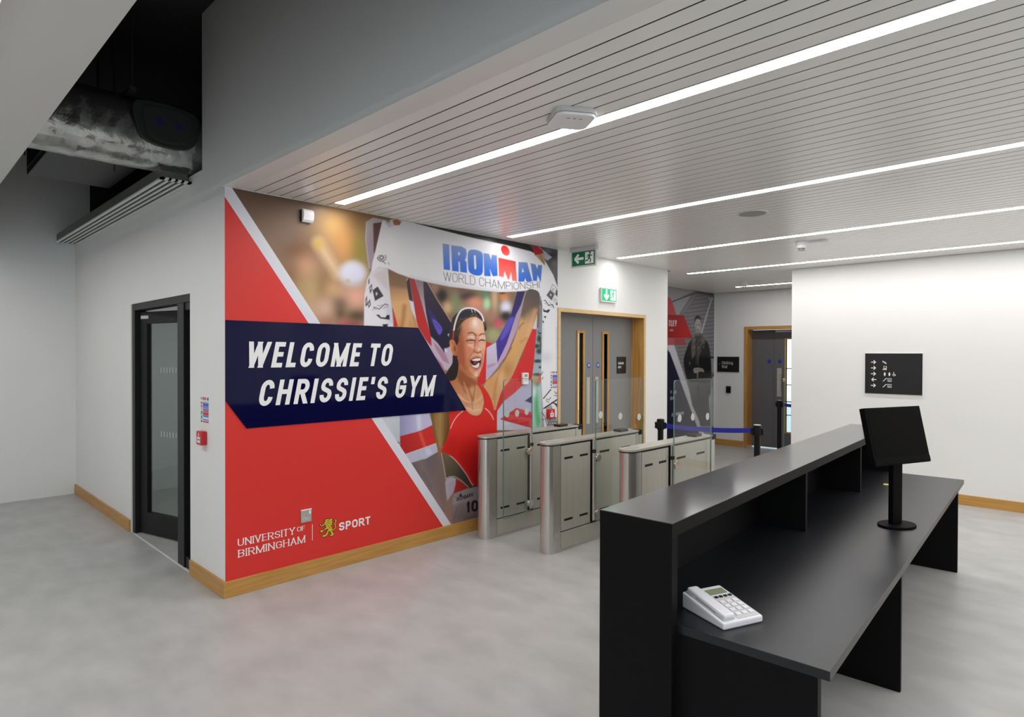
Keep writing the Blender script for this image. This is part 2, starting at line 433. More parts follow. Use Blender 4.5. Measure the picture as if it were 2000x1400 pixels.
# room behind the black glazed door
w = MB(); w.box(-8.6, XW-.15, 4.6, 4.7, 0, 2.85); w.box(-8.6, -8.5, YL+.15, 4.6, 0, 2.85)
struct(w.build('wall_office', 'wall', smooth=False), 'pale walls of the room behind the glazed door')
struct(B(-8.6, XW-.15, YL+.15, 4.7, 2.72, 2.80).build('ceiling_office', 'hall_ceiling', smooth=False))
area('office_fill_light', (-6.6, 3.3, 2.70), (0, 0, 0), .6, .6, 13.0)  # unseen light added so the room behind the glass is not dark

# baseboards
bb = MB(); bb.box(XW, XW+.018, YL-.018, 5.262, 0, .113)
struct(bb.build('baseboard_mural', 'oak_rail', bevel=.002), 'oak skirting below the mural')
struct(B(-5.08, XW, YL-.018, YL, 0, .113).build('baseboard_left', 'oak_rail', bevel=.002), 'oak skirting below the white corner')
struct(B(-9.0, -6.70, YL-.018, YL, 0, .113).build('baseboard_west', 'oak_rail', bevel=.002))
struct(B(XW, XW+.018, 7.05, 7.61, 0, .113).build('baseboard_middle', 'oak_rail', bevel=.002))
struct(B(XA, XA+.018, 7.70, YB-.018, 0, .113).build('baseboard_alcove', 'oak_rail', bevel=.002))
struct(B(XA, -4.87, YB-.018, YB, 0, .113).build('baseboard_back', 'oak_rail', bevel=.002))
struct(B(-3.127, 4.5, YR-.018, YR, 0, .113).build('baseboard_right', 'oak_rail', bevel=.002))
struct(B(-8.5, XW-.15, 4.58, 4.6, 0, .12).build('baseboard_office', 'oak_rail', bevel=.002))

# slatted metal ceiling
ceil = sthing('ceiling', (0, 1.67, ZC), 'white metal slatted ceiling with dark joints')
B(-5.6, 4.5, 1.7705, YB+.15, ZC+.0022, 2.93).build('ceiling_backing', 'slat_gap', ceil, smooth=False)
B(XW, 4.5, 1.6695, 1.797, ZC-.0015, ZC-.0002).build('edge_trim', 'trim_white', ceil, smooth=False)
B(XW, XW+.016, 1.797, 7.61, ZC-.002, ZC+.01).build('perimeter_angle', 'trim_white', ceil, smooth=False)
PITCH_S, GAP = .0935, .0092
def slat_mesh(x0, x1):
    mb = MB(); h = .0020; e = .0008
    y1 = PITCH_S-GAP
    prof = [(0, h), (0, e), (e, 0), (y1-e, 0), (y1, e), (y1, h)]
    mb.v = [(x, y, z) for x in (x0, x1) for y, z in prof]; n = 6
    mb.f = [(i, i+1, n+i+1, n+i) for i in range(5)] + [tuple(range(6)), tuple(range(11, 5, -1))]
    me = bpy.data.meshes.new('slat'); me.from_pydata(mb.v, [], mb.f); me.materials.append(M['slat']); return me
SM = {'a': slat_mesh(XW+.014, 4.48), 'b': slat_mesh(XA+.004, 4.48), 'c': slat_mesh(XA+.004, -3.13), 'd': slat_mesh(XW+.014, -4.287), 'e': slat_mesh(XA+.004, -4.40), 'f': slat_mesh(XA+.004, -4.66)}
LED_ROWS = {7: -4.285, 27: -4.285, 47: -4.285, 67: -4.38, 90: -4.64}
n_slat = int((YB-1.80)/PITCH_S)
for i in range(n_slat):
    y = 1.80+i*PITCH_S
    if i in LED_ROWS: key = {7: 'd', 27: 'd', 47: 'd', 67: 'e', 90: 'f'}[i]
    else: key = 'a' if y < 7.60 else ('b' if y+PITCH_S < YR+.01 else 'c')
    o = bpy.data.objects.new('slat', SM[key]); COL.objects.link(o); o.parent = ceil
    o.location = (0, y-1.67, 0)
led_label = {7: 'long LED strip light nearest the viewer, ending above the motion sensor', 27: 'long LED strip light ending above the banner in the mural',
             47: 'long LED strip light ending above the grey double doors', 67: 'LED strip light along the edge of the white wall behind the desk',
             90: 'short LED strip light over the corridor to the far doors'}
for i, x0 in LED_ROWS.items():
    y = 1.80+i*PITCH_S; x1 = 4.45 if i < 90 else -3.14
    t = thing('strip_light', ((x0+x1)/2, y+.042, ZC+.02), led_label[i], 'ceiling light', 'recessed LED strip lights')
    h = MB(); h.box(x0, x1, y-.003, y+.0025, ZC-.001, ZC+.03); h.box(x0, x1, y+.084, y+.0895, ZC-.001, ZC+.03); h.box(x0-.003, x0, y-.003, y+.0895, ZC-.001, ZC+.036)
    h.build('housing', 'trim_white', t, smooth=False)
    MB().add([(x0, y+.0025, ZC-.0006), (x1, y+.0025, ZC-.0006), (x1, y+.084, ZC-.0006), (x0, y+.084, ZC-.0006)], [(0, 3, 2, 1)]).build('diffuser', 'led', t, smooth=False)
# strip lights of the hall raft, out of the picture behind the viewer
for k, y in enumerate((.24, -3.6)):
    t = thing('strip_light', (-2.2, y, 2.85), ('LED strip light along the front edge of the hall raft', 'LED strip light in the hall raft by the rear wall')[k], 'ceiling light', 'recessed LED strip lights')
    B(-8.5, 4.2, y-.05, y+.05, 2.838, 2.85).build('housing', 'trim_white', t, smooth=False)
    MB().add([(-8.45, y-.04, 2.836), (4.15, y-.04, 2.836), (4.15, y+.04, 2.836), (-8.45, y+.04, 2.836)], [(0, 3, 2, 1)]).build('diffuser', 'led', t, smooth=False)

# ------------------------------------------------------------------ door_1: black glazed door, ajar, with sidelight
d1 = sthing('door_1', (-5.9, 1.75, 0), 'black aluminium glazed door standing ajar with a narrow sidelight')
B(-6.68, -6.60, 1.70, 1.80, 0, 2.16).build('jamb', 'black_frame', d1, bevel=.003)
B(-5.42, -5.275, 1.70, 1.80, 0, 2.10).build('post', 'black_frame', d1, bevel=.003)
B(-5.125, -5.10, 1.70, 1.80, 0, 2.10).build('jamb', 'black_frame', d1, bevel=.003)
B(-6.60, -5.10, 1.70, 1.80, 2.10, 2.16).build('head', 'black_frame', d1, bevel=.003)
B(-5.275, -5.125, 1.71, 1.79, 0, .09).build('sidelight_rail', 'black_frame', d1, bevel=.003)
B(-5.275, -5.125, 1.71, 1.79, 2.04, 2.10).build('sidelight_rail', 'black_frame', d1, bevel=.003)
B(-5.275, -5.125, 1.745, 1.755, .09, 2.04).build('sidelight_pane', 'glass_tint', d1, smooth=False)
ang = math.radians(15); ca, sa = math.cos(ang), math.sin(ang)
def leaf_box(a0, a1, b0, b1, z0, z1):
    o = Vector((-6.585, 1.74, z0))
    ex = Vector((ca, sa, 0)); ey = Vector((-sa, ca, 0))
    return MB().obox(o+ex*a0+ey*b0, ex*(a1-a0), ey*(b1-b0), (0, 0, z1-z0))
lf = leaf_box(0, .11, 0, .05, .012, 2.085).build('leaf', 'black_frame', d1, bevel=.003)
leaf_box(1.01, 1.12, 0, .05, .012, 2.085).build('stile', 'black_frame', lf, bevel=.003)
leaf_box(.11, 1.01, 0, .05, .012, .21).build('bottom_rail', 'black_frame', lf, bevel=.003)
leaf_box(.11, 1.01, 0, .05, 1.975, 2.085).build('top_rail', 'black_frame', lf, bevel=.003)
leaf_box(.11, 1.01, .02, .03, .21, 1.975).build('pane', 'glass_tint', lf, smooth=False)
mk = MB()
for zz in (.93, 1.52):
    for q in range(9):
        o_ = Vector((-6.585, 1.74, zz)); ex_ = Vector((ca, sa, 0)); ey_ = Vector((-sa, ca, 0))
        mk.obox(o_+ex_*(.30+q*.045)+ey_*.0185, ex_*.008, ey_*.001, (0, 0, .05))
mk = mk.build('safety_dashes', 'light_grey', lf, smooth=False); mk['kind'] = 'stuff'
leaf_box(.02, .14, -.003, 0, 2.02, 2.05).build('maker_plate', 'light_grey', lf, smooth=False)
leaf_box(.955, .975, -.06, -.035, .85, 1.25).build('pull_handle', 'steel', lf, bevel=.004)
struct(B(-6.60, -5.10, 1.688, 1.70, 0, .004).build('trim_1', 'trim_white', smooth=False), 'white threshold strip under the glazed door')

# ------------------------------------------------------------------ door_2: grey double doors in an oak frame
d2 = sthing('door_2', (-4.55, 6.15, 0), 'grey double fire doors with slim vision panels in an oak frame')
fx0, fx1 = -4.66, XW+.014
for y0, y1 in ((5.262, 5.302), (7.003, 7.043)):
    B(fx0, fx1-.006, y0, y1, 0, 2.215).build('jamb', 'oak', d2, bevel=.002)
    B(fx1-.006, fx1, y0, y1, 0, 2.215).build('jamb_edge', 'oak_pale', d2, smooth=False)
B(fx0, fx1-.006, 5.302, 7.003, 2.172, 2.215).build('head', 'oak_rail', d2, bevel=.002)
B(fx1-.006, fx1, 5.302, 7.003, 2.172, 2.215).build('head_edge', 'oak_pale', d2, smooth=False)
def door_leaf(parent, fn, u0, u1, z0, z1, v0, v1, zz0, zz1, th, material, bead_m, pane_m='glass_win', bead=.022):
    """leaf with a see-through slot; fn(u, z, depth) -> xyz, depth 0 = front face"""
    def bx(mb, a0, a1, b0, b1, c0, c1):
        P = [fn(a, b, c) for c in (c0, c1) for a, b in ((a0, b0), (a1, b0), (a1, b1), (a0, b1))]
        return mb.add(P, [(0,3,2,1),(4,5,6,7),(0,1,5,4),(1,2,6,5),(2,3,7,6),(3,0,4,7)])
    mb = MB()
    for r in ((u0, v0, z0, z1), (v1, u1, z0, z1), (v0, v1, z0, zz0), (v0, v1, zz1, z1)): bx(mb, r[0], r[1], r[2], r[3], 0, -th)
    lf = mb.build('leaf', material, parent, smooth=False)
    mb = MB()
    bx(mb, v0-bead, v0, zz0-bead, zz1+bead, .012, -th-.012); bx(mb, v1, v1+bead, zz0-bead, zz1+bead, .012, -th-.012)
    bx(mb, v0, v1, zz0-bead, zz0, .012, -th-.012); bx(mb, v0, v1, zz1, zz1+bead, .012, -th-.012)
    mb.build('vision_bead', bead_m, lf, smooth=False)
    bx(MB(), v0, v1, zz0, zz1, -th/2, -th/2-.006).build('pane', pane_m, lf, smooth=False)
    return lf, bx
fd2 = lambda u, v, w: (-4.60+w, u, v)
for u0, u1, v0, v1, dc, pp in ((5.304, 6.150, 5.857, 5.952, 6.075, (6.035, 6.095)), (6.156, 7.001, 6.367, 6.455, 6.262, (6.21, 6.27))):
    lf, bx = door_leaf(d2, fd2, u0, u1, .01, 2.168, v0, v1, .36, 1.955, .045, 'door_grey', 'oak', 'glass_win', .03)
    MB().prism(circle(dc, 1.565, .034, n=28), fd2, .0005, .003).build('fire_door_disc', 'blue_dot', lf, smooth=False)
    mm = MB()
    for k, wv in enumerate((.020, .026, .020)): mm.prism([(dc-wv, 1.577-k*.013), (dc+wv, 1.577-k*.013), (dc+wv, 1.582-k*.013), (dc-wv, 1.582-k*.013)], fd2, .003, .0036)
    mm.build('disc_lettering', 'letter', lf, smooth=False)
    bx(MB(), pp[0], pp[1], .85, 1.42, .0015, 0).build('push_plate', 'steel_flat', lf, smooth=False)

# ------------------------------------------------------------------ door_3: slate doors at the end of the corridor
d3 = sthing('door_3', (-4.1, 11.2, 0), 'dark grey doors with a sunlit glass slot at the corridor end')
B(-4.86, -4.80, YB-.014, YB+.24, 0, 2.21).build('jamb', 'oak', d3, bevel=.002)
B(-3.34, -3.28, YB-.014, YB+.24, 0, 2.21).build('jamb', 'oak', d3, bevel=.002)
B(-4.80, -3.34, YB-.014, YB+.24, 2.155, 2.21).build('head', 'oak_rail', d3, bevel=.002)
fd3 = lambda u, v, w: (u, YB+.20-w, v)
mb = MB(); mb.box(-4.798, -4.402, YB+.20, YB+.245, .022, 2.15)
lf = mb.build('leaf', 'door_dark', d3, smooth=False)
MB().prism(circle(-4.485, 1.578, .036, n=24), fd3, .0005, .003).build('fire_door_disc', 'blue_dot', lf, smooth=False)
lf, bx = door_leaf(d3, fd3, -4.398, -3.342, .022, 2.15, -4.19, -4.092, .32, 1.975, .045, 'door_dark', 'oak', 'glass_win', .02)
MB().prism(circle(-4.295, 1.578, .036, n=24), fd3, .0005, .003).build('fire_door_disc', 'blue_dot', lf, smooth=False)
bx(MB(), -4.345, -4.265, .95, 1.46, .0015, 0).build('push_plate', 'steel_flat', lf, smooth=False)
bx(MB(), -4.36, -4.10, 2.10, 2.14, .045, 0).build('door_closer', 'light_grey', lf, smooth=False)
mm = MB()
for z in (.62, .86, 1.16, 1.45): bx(mm, -4.19, -4.092, z, z+.012, .004, -.03)
mm.build('glazing_bar', 'black_frame', lf, smooth=False)
B(-4.275, -4.255, YB+.15, YB+.165, 1.05, 1.35).build('pull_handle', 'steel', d3, bevel=.004)

# ================================================================== FLAT PRINTS (colour held per vertex of a fine flat sheet)
class Canvas:
    """soft-edged vector painting evaluated at given sheet points; coordinates are image pixels when projected, otherwise sheet u and v"""
    def __init__(s, X, Y, base):
        s.X = X; s.Y = Y; s.C = np.empty((len(X), 3)); s.C[:] = base; s.clip = None
    def _in(s, x0, x1, y0, y1, pad):
        return np.nonzero((s.X > x0-pad) & (s.X < x1+pad) & (s.Y > y0-pad) & (s.Y < y1+pad))[0]
    def _put(s, idx, a, col):
        if s.clip is not None: a = a*s.clip[idx]
        c = np.asarray(col(s.X[idx], s.Y[idx]) if callable(col) else col, float)
        s.C[idx] = s.C[idx]*(1-a[:, None]) + c*a[:, None]
    def cover(s, pts, soft=.7):
        P = np.asarray(pts, float); x0, y0 = P.min(0); x1, y1 = P.max(0)
        idx = s._in(x0, x1, y0, y1, soft*2)
        if not len(idx): return idx, np.zeros(0)
        X, Y = s.X[idx], s.Y[idx]; ins = np.zeros(len(idx), bool); d2 = np.full(len(idx), 1e12)
        n = len(P)
        for i in range(n):
            ax, ay = P[i]; bx, by = P[(i+1) % n]; dx, dy = bx-ax, by-ay
            L = dx*dx+dy*dy
            if L < 1e-9: continue
            t = np.clip(((X-ax)*dx+(Y-ay)*dy)/L, 0, 1)
            d2 = np.minimum(d2, (X-ax-t*dx)**2+(Y-ay-t*dy)**2)
            if ay != by:
                c = ((ay > Y) != (by > Y)) & (X < (bx-ax)*(Y-ay)/(by-ay)+ax); ins ^= c
        sd = np.sqrt(d2)*np.where(ins, 1, -1)
        return idx, np.clip(.5+sd/(2*soft), 0, 1)
    def poly(s, pts, col, soft=.7, a=1.0):
        idx, c = s.cover(pts, soft)
        if len(idx): s._put(idx, c*a, col)
    def line(s, pts, w, col, soft=.6, a=1.0):
        P = np.asarray(pts, float); x0, y0 = P.min(0); x1, y1 = P.max(0)
        idx = s._in(x0, x1, y0, y1, w+soft*2)
        if not len(idx): return
        X, Y = s.X[idx], s.Y[idx]; d2 = np.full(len(idx), 1e12)
        for (ax, ay), (bx, by) in zip(P[:-1], P[1:]):
            dx, dy = bx-ax, by-ay; L = dx*dx+dy*dy+1e-9
            t = np.clip(((X-ax)*dx+(Y-ay)*dy)/L, 0, 1)
            d2 = np.minimum(d2, (X-ax-t*dx)**2+(Y-ay-t*dy)**2)
        s._put(idx, np.clip(.5+(w/2-np.sqrt(d2))/(2*soft), 0, 1)*a, col)
    def blob(s, cx, cy, rx, ry, col, a=1.0, p=1.0):
        idx = s._in(cx, cx, cy, cy, max(rx, ry)*2.6)
        if not len(idx): return
        q = ((s.X[idx]-cx)/rx)**2+((s.Y[idx]-cy)/ry)**2
        s._put(idx, np.exp(-q**p)*a, col)
def grad(c0, p0, c1, p1):
    c0, c1 = np.asarray(c0, float), np.asarray(c1, float); dx, dy = p1[0]-p0[0], p1[1]-p0[1]; L = dx*dx+dy*dy
    def f(X, Y):
        t = np.clip(((X-p0[0])*dx+(Y-p0[1])*dy)/L, 0, 1)[:, None]
        return c0*(1-t)+c1*t
    return f
def spline(pts, closed=True, n=6):
    P = [np.asarray(p, float) for p in pts]; m = len(P); out = []
    for i in range(m if closed else m-1):
        a, b, c, d = (P[(i-1) % m], P[i], P[(i+1) % m], P[(i+2) % m]) if closed else (P[max(i-1, 0)], P[i], P[i+1], P[min(i+2, m-1)])
        for k in range(n):
            t = k/n
            out.append(tuple(.5*((2*b)+(c-a)*t+(2*a-5*b+4*c-d)*t*t+(3*b-a-3*c+d)*t**3)))
    if not closed: out.append(tuple(P[-1]))
    return out
def Z(x0, y0, s): return lambda *pts: [(x0+x/s, y0+y/s) for x, y in pts]

def sheet(name, U, V, fn, w, paint, parent, keep=None, proj=None, base=(200, 200, 200), material='print', gain=1.0):
    """flat sheet on a (u,v) grid; paint(canvas) decides the printed colours"""
    uu, vv = np.meshgrid(U, V)
    u, v = uu.ravel(), vv.ravel()
    X, Y = proj(u, v) if proj else (u, v)
    c = Canvas(X, Y, base); paint(c)
    nu, nv = len(U), len(V)
    i = (np.arange(nv-1)[:, None]*nu+np.arange(nu-1)[None, :]).ravel()
    F = np.stack([i, i+1, i+nu+1, i+nu], 1)
    if keep is not None:
        k = keep(X, Y); F = F[k[F].any(1)]
    used = np.unique(F); remap = np.full(len(u), -1); remap[used] = np.arange(len(used)); F = remap[F]
    org = ORG[parent.name]
    a = np.array(fn(0, 0, w)); eu = np.array(fn(1, 0, w))-a; ev = np.array(fn(0, 1, w))-a
    co = a+u[used, None]*eu+v[used, None]*ev-np.array(org)
    me = bpy.data.meshes.new(name)
    me.vertices.add(len(co)); me.vertices.foreach_set('co', co.astype(np.float32).ravel())
    me.loops.add(F.size); me.loops.foreach_set('vertex_index', F.astype(np.int32).ravel())
    me.polygons.add(len(F)); me.polygons.foreach_set('loop_start', np.arange(0, F.size, 4, dtype=np.int32))
    me.update(calc_edges=True)
    s = np.clip(c.C[used]*gain, 0, 255)/255
    l = np.where(s <= .04045, s/12.92, ((s+.055)/1.055)**2.4)
    at = me.attributes.new('print', 'FLOAT_COLOR', 'POINT')
    at.data.foreach_set('color', np.concatenate([l, np.ones((len(l), 1))], 1).astype(np.float32).ravel())
    me.materials.append(M[material])
    o = bpy.data.objects.new(name, me); COL.objects.link(o); o.parent = parent; ORG[o.name] = org
    return o

def to_image_px(fn):
    """artwork coordinates of a wall point: its image pixel, projected through the scene camera"""
    def f(u, v):
        a = np.array(fn(0, 0, 0)); eu = np.array(fn(1, 0, 0))-a; ev = np.array(fn(0, 1, 0))-a
        P = a+u[:, None]*eu+v[:, None]*ev-np.array([0, 0, EYE])
        r, uu, ff = [np.array(q) for q in (_r, _u, _f)]
        d = P@ff
        return 1000+FPX*(P@r)/d, 702-FPX*(P@uu)/d
    return f

# ------------------------------------------------------------------ the big mural
mural = thing('wall_mural_print', (XW, 3.4, .113), 'large red and photographic wall mural of a cheering athlete holding up a finish banner', 'mural')

def paint_mural(c):
    A, Bz, Cz, P, Q = Z(680, 400, 4.545), Z(680, 660, 4.545), Z(580, 800, 4.545), Z(450, 365, 5.09), Z(830, 540, 11.76)
    G, Fz, H, R, S, I, L, E, K = Z(780, 540, 7.775), Z(850, 560, 5.383), Z(860, 580, 8.75), Z(940, 640, 7), Z(760, 810, 6.365), Z(850, 460, 9.09), Z(680, 410, 5.833), Z(1010, 460, 7.778), Z(1020, 640, 6.667)
    # --- blurred crowd, left
    c.poly([(440, 350), (760, 350), (760, 470), (440, 470)], grad((98, 78, 64), (520, 380), (138, 112, 92), (520, 470)), 1)
    c.poly([(440, 469), (760, 469), (760, 700), (440, 700)], grad((138, 112, 92), (520, 470), (172, 142, 108), (520, 600)), 1)
    for x, y, rx, ry, col, a in ((656, 440, 48, 46, (196, 158, 104), .95), (676, 478, 28, 44, (206, 148, 88), .9), (704, 492, 20, 46, (142, 128, 62), .9), (705, 430, 26, 26, (136, 100, 66), .6),
        (566, 470, 40, 40, (134, 108, 90), .5), (584, 491, 30, 22, (124, 90, 66), .9), (596, 522, 24, 26, (204, 152, 122), .9), (566, 540, 20, 26, (132, 98, 72), .7), (607, 566, 30, 36, (184, 156, 106), .85),
        (632, 560, 14, 36, (140, 106, 74), .7), (652, 566, 22, 18, (196, 158, 112), .8), (600, 610, 34, 34, (206, 170, 140), .6), (696, 580, 28, 28, (222, 166, 146), .95), (662, 594, 15, 13, (126, 102, 84), .9), (664, 612, 12, 18, (104, 80, 64), .8),
        (634, 600, 18, 20, (212, 172, 156), .8), (672, 627, 9, 7, (206, 108, 110), .9), (640, 628, 20, 10, (168, 116, 96), .7), (698, 617, 24, 13, (86, 72, 56), .95), (690, 632, 20, 7, (150, 60, 62), .6)):
        c.blob(x, y, rx, ry, col, a)
    c.line([(621, 474), (660, 535)], 20, (212, 180, 144), 9, .9); c.blob(622, 477, 9, 11, (196, 162, 78), .9)
    c.blob(689, 533, 28, 25, (208, 208, 224), 1.0, 3); c.blob(679, 549, 5, 5, (190, 166, 128), .8); c.blob(694, 556, 22, 8, (190, 180, 178), .5)
    # --- crowd between the arms
    c.poly([(795, 540), (1075, 560), (1075, 700), (795, 720)], (124, 100, 80), 2)
    for x, y, rx, ry, col, a in ((863, 577, 10, 13, (38, 36, 34), .95), (848, 562, 8, 10, (150, 116, 100), .8), (889, 592, 11, 22, (130, 144, 104), .9), (904, 604, 10, 12, (150, 150, 110), .7), (915, 578, 16, 9, (62, 54, 50), .95), (905, 566, 10, 8, (108, 80, 74), .7),
        (928, 592, 18, 14, (214, 146, 116), .95), (936, 610, 14, 16, (206, 140, 124), .7), (947, 573, 9, 9, (84, 126, 90), .95), (951, 594, 8, 14, (168, 214, 168), 1), (966, 586, 7, 30, (194, 164, 128), .9), (984, 580, 10, 9, (200, 124, 70), .95), (981, 571, 6, 3, (44, 34, 30), .9),
        (958, 616, 12, 14, (176, 126, 108), .7), (988, 600, 12, 14, (214, 216, 234), 1), (988, 617, 10, 9, (42, 40, 38), .95), (973, 632, 9, 9, (212, 76, 100), .95), (874, 601, 10, 13, (206, 170, 124), .95), (964, 655, 18, 17, (164, 164, 120), .95), (984, 640, 9, 8, (176, 130, 112), .7)):
        c.blob(x, y, rx, ry, col, a, 1.4)
    # dark strip behind the banner and the corner beyond it
    c.poly(A((540, 100), (600, 165), (1000, 268), (1400, 355), (1700, 440), (1900, 470), (1900, 330), (1200, 200)), (42, 44, 46), .8)
    c.poly(A((1600, 350), (1900, 380), (1900, 790), (1800, 640), (1700, 440)), (84, 84, 90), .8)
    c.blob(1080, 500, 10, 9, (46, 46, 48), .9); c.blob(1083, 514, 6, 7, (104, 108, 92), .8); c.blob(1070, 490, 8, 5, (120, 120, 132), .8)
    # --- left flag with folds
    c.poly(G((150, 5), (240, 20), (360, 60), (420, 80), (560, 330), (780, 690), (860, 900), (830, 1290), (730, 1420), (600, 1420), (340, 900), (100, 760), (100, 60)), (188, 172, 190))
    c.poly(G((235, 15), (362, 60), (400, 420), (440, 760), (330, 420), (290, 230)), grad((128, 114, 116), G((300, 40))[0], (196, 186, 200), G((420, 700))[0]))
    c.poly(G((360, 60), (422, 82), (560, 330), (785, 692), (860, 700), (840, 900), (740, 1100), (690, 1165), (580, 1010), (470, 900), (405, 560), (372, 300)), grad((62, 50, 62), G((400, 100))[0], (30, 24, 50), G((650, 900))[0]))
    c.poly(spline(G((430, 470), (480, 520), (560, 650), (600, 860), (520, 760), (450, 600))), (58, 46, 118), 3, .8)
    c.poly(spline(G((500, 650), (560, 670), (652, 795), (605, 888), (540, 770))), (98, 82, 186), 1.2)
    c.line(G((530, 690), (620, 800)), 1, (60, 46, 130)); c.line(G((425, 90), (560, 330), (785, 690)), .9, (212, 188, 150))
    c.poly(G((150, 5), (228, 20), (290, 230), (400, 620), (480, 930), (490, 1062), (400, 960), (268, 740), (210, 380)), grad((150, 56, 54), G((200, 60))[0], (186, 42, 44), G((360, 700))[0]))
    c.poly(G((100, 90), (150, 5), (205, 385), (128, 352)), (58, 46, 48)); c.poly(G((140, 350), (212, 385), (266, 722), (218, 700)), (206, 206, 222))
    c.poly(G((510, 980), (700, 1180), (770, 1330), (660, 1280), (560, 1110)), (168, 128, 148)); c.poly(G((540, 1210), (640, 1320), (690, 1420), (640, 1420)), (172, 110, 128))
    c.poly(G((690, 1090), (760, 1070), (820, 1290), (760, 1330)), (190, 168, 188)); c.poly(G((680, 1085), (730, 1130), (690, 1165)), (216, 212, 226)); c.poly(G((730, 880), (765, 855), (750, 915)), (214, 214, 222))
    # --- raised arm on the left
    arm = spline(A((352, 540), (440, 560), (505, 620), (528, 760), (560, 930), (612, 1090), (400, 1100), (388, 900), (362, 700)))
    c.poly(arm, grad((112, 86, 64), A((430, 600))[0], (212, 164, 112), A((480, 860))[0]))
    idx, cv = c.cover(arm); cl = np.zeros(len(c.X)); cl[idx] = cv; c.clip = cl
    c.poly(A((350, 540), (540, 600), (535, 745), (440, 735), (360, 720)), (118, 92, 70), 4, .7)
    c.line(A((500, 900), (490, 1000), (470, 1090)), 6, (156, 106, 64), 4, .8); c.blob(*A((430, 1050))[0], 7, 8, (226, 138, 82), .8); c.line(A((545, 760), (600, 1080)), 4, (150, 110, 70), 3, .6); c.blob(*A((560, 1060))[0], 6, 12, (186, 138, 84), .6)
    c.clip = None
    c.poly(A((385, 890), (400, 930), (440, 1080), (398, 1080)), (178, 44, 46))
    # --- finish banner: hanging tail on the left
    c.poly(A((160, 150), (220, 112), (300, 130), (330, 150), (230, 165), (240, 300), (228, 520), (200, 600), (180, 560), (150, 300)), grad((168, 158, 160), A((160, 200))[0], (146, 132, 142), A((235, 300))[0]))
    c.poly(A((222, 165), (330, 150), (240, 430), (226, 420)), (88, 64, 60)); c.line(A((160, 150), (155, 300), (185, 560)), 1, (196, 190, 198), .8, .8)
    c.poly(A((228, 500), (300, 520), (210, 590), (190, 590)), (96, 80, 80))
    c.poly(A((235, 520), (262, 556), (352, 556), (362, 700), (386, 900), (402, 1100), (138, 1100), (144, 800), (168, 660), (200, 600)), grad((224, 222, 226), A((160, 1000))[0], (196, 192, 198), A((360, 640))[0]))
    c.poly(A((215, 620), (345, 565), (358, 760), (330, 740)), (190, 176, 176), 3, .7); c.poly(A((330, 860), (385, 900), (400, 1060), (350, 1040)), (190, 194, 206), 4, .8)
    # --- main banner and its tail on the right, one white sheet
    ban = A((300, 148), (400, 130), (540, 148), (600, 165), (800, 217), (1100, 292), (1400, 357), (1620, 412), (1740, 482), (1820, 622), (1872, 765), (1910, 800), (1910, 2300), (1700, 2300), (1714, 1364), (1722, 900), (1710, 840), (1690, 782), (1640, 755), (1500, 770), (1350, 776), (1150, 757), (900, 727), (700, 687), (560, 652), (440, 610), (350, 565), (262, 556), (200, 600), (215, 512), (236, 430))
    c.poly(ban, grad((206, 204, 206), A((300, 300))[0], (230, 230, 234), A((1500, 560))[0]))
    idx, cv = c.cover(ban); cl = np.zeros(len(c.X)); cl[idx] = cv; c.clip = cl
    c.poly(spline(A((330, 300), (420, 250), (620, 250), (700, 330), (900, 400), (800, 560), (500, 600), (380, 500))), (216, 214, 216), 10, .6)
    c.line(A((560, 640), (900, 715), (1350, 765), (1500, 760)), 4, (190, 188, 196), 4, .6)
    c.line(A((1716, 1000), (1712, 1364)), 4, (186, 188, 196), 5, .7); c.line(K((455, 0), (465, 560)), 3, (190, 190, 198), 4, .6); c.blob(*K((300, 380))[0], 12, 10, (208, 208, 214), .8)
    c.clip = None
    c.line(A((262, 556), (350, 563), (440, 608), (560, 650), (700, 685), (900, 725), (1150, 755), (1350, 774), (1500, 768), (1640, 753)), .8, (150, 146, 150), .8, .6)
    # spiral and marks
    sp = [(57*.95**k*math.cos(math.radians(-40+33*k)), 48*.95**k*math.sin(math.radians(-40+33*k))) for k in range(0, 30)]
    c.line(L(*[(378+x, 545+y) for x, y in sp]), 1.1, (66, 62, 64)); c.line(L((330, 545), (350, 575), (400, 590), (425, 612)), 1.1, (66, 62, 64)); c.line(L((455, 600), (468, 622)), 1, (90, 88, 90))
    D = (62, 60, 64)
    c.poly(L((278, 915), (335, 872), (402, 980), (305, 1035)), D); c.poly(L((312, 945), (325, 932), (334, 960), (318, 978)), (206, 204, 210))
    c.poly(L((240, 880), (268, 842), (275, 900), (250, 955)), D); c.poly(L((250, 885), (264, 868), (266, 900), (256, 920)), (206, 204, 210))
    c.poly(L((196, 1020), (212, 975), (220, 1080), (198, 1100)), D); c.poly(L((203, 1030), (210, 1015), (212, 1060), (204, 1070)), (210, 208, 214))
    c.poly(L((222, 1060), (245, 1015), (258, 1080), (232, 1116)), D); c.poly(L((232, 1065), (243, 1045), (248, 1080), (236, 1095)), (210, 208, 214))
    c.poly(L((228, 800), (240, 775), (244, 830), (230, 850)), D, .7, .8)
    c.line(L((290, 1105), (355, 1130), (418, 1070), (455, 1085)), 1.2, (30, 28, 34)); c.line(L((335, 1085), (355, 1098), (385, 1080)), .7, (90, 88, 92)); c.line(L((278, 1145), (292, 1118), (320, 1135)), .7, (90, 88, 92)); c.line(L((398, 1125), (425, 1100), (450, 1112)), .7, (90, 88, 92))
    c.poly(L((318, 1195), (350, 1192), (372, 1222), (425, 1225), (440, 1198), (470, 1195), (472, 1250), (365, 1235)), (34, 34, 44)); c.poly(L((388, 1302), (455, 1300), (440, 1340), (405, 1340)), (34, 34, 44))
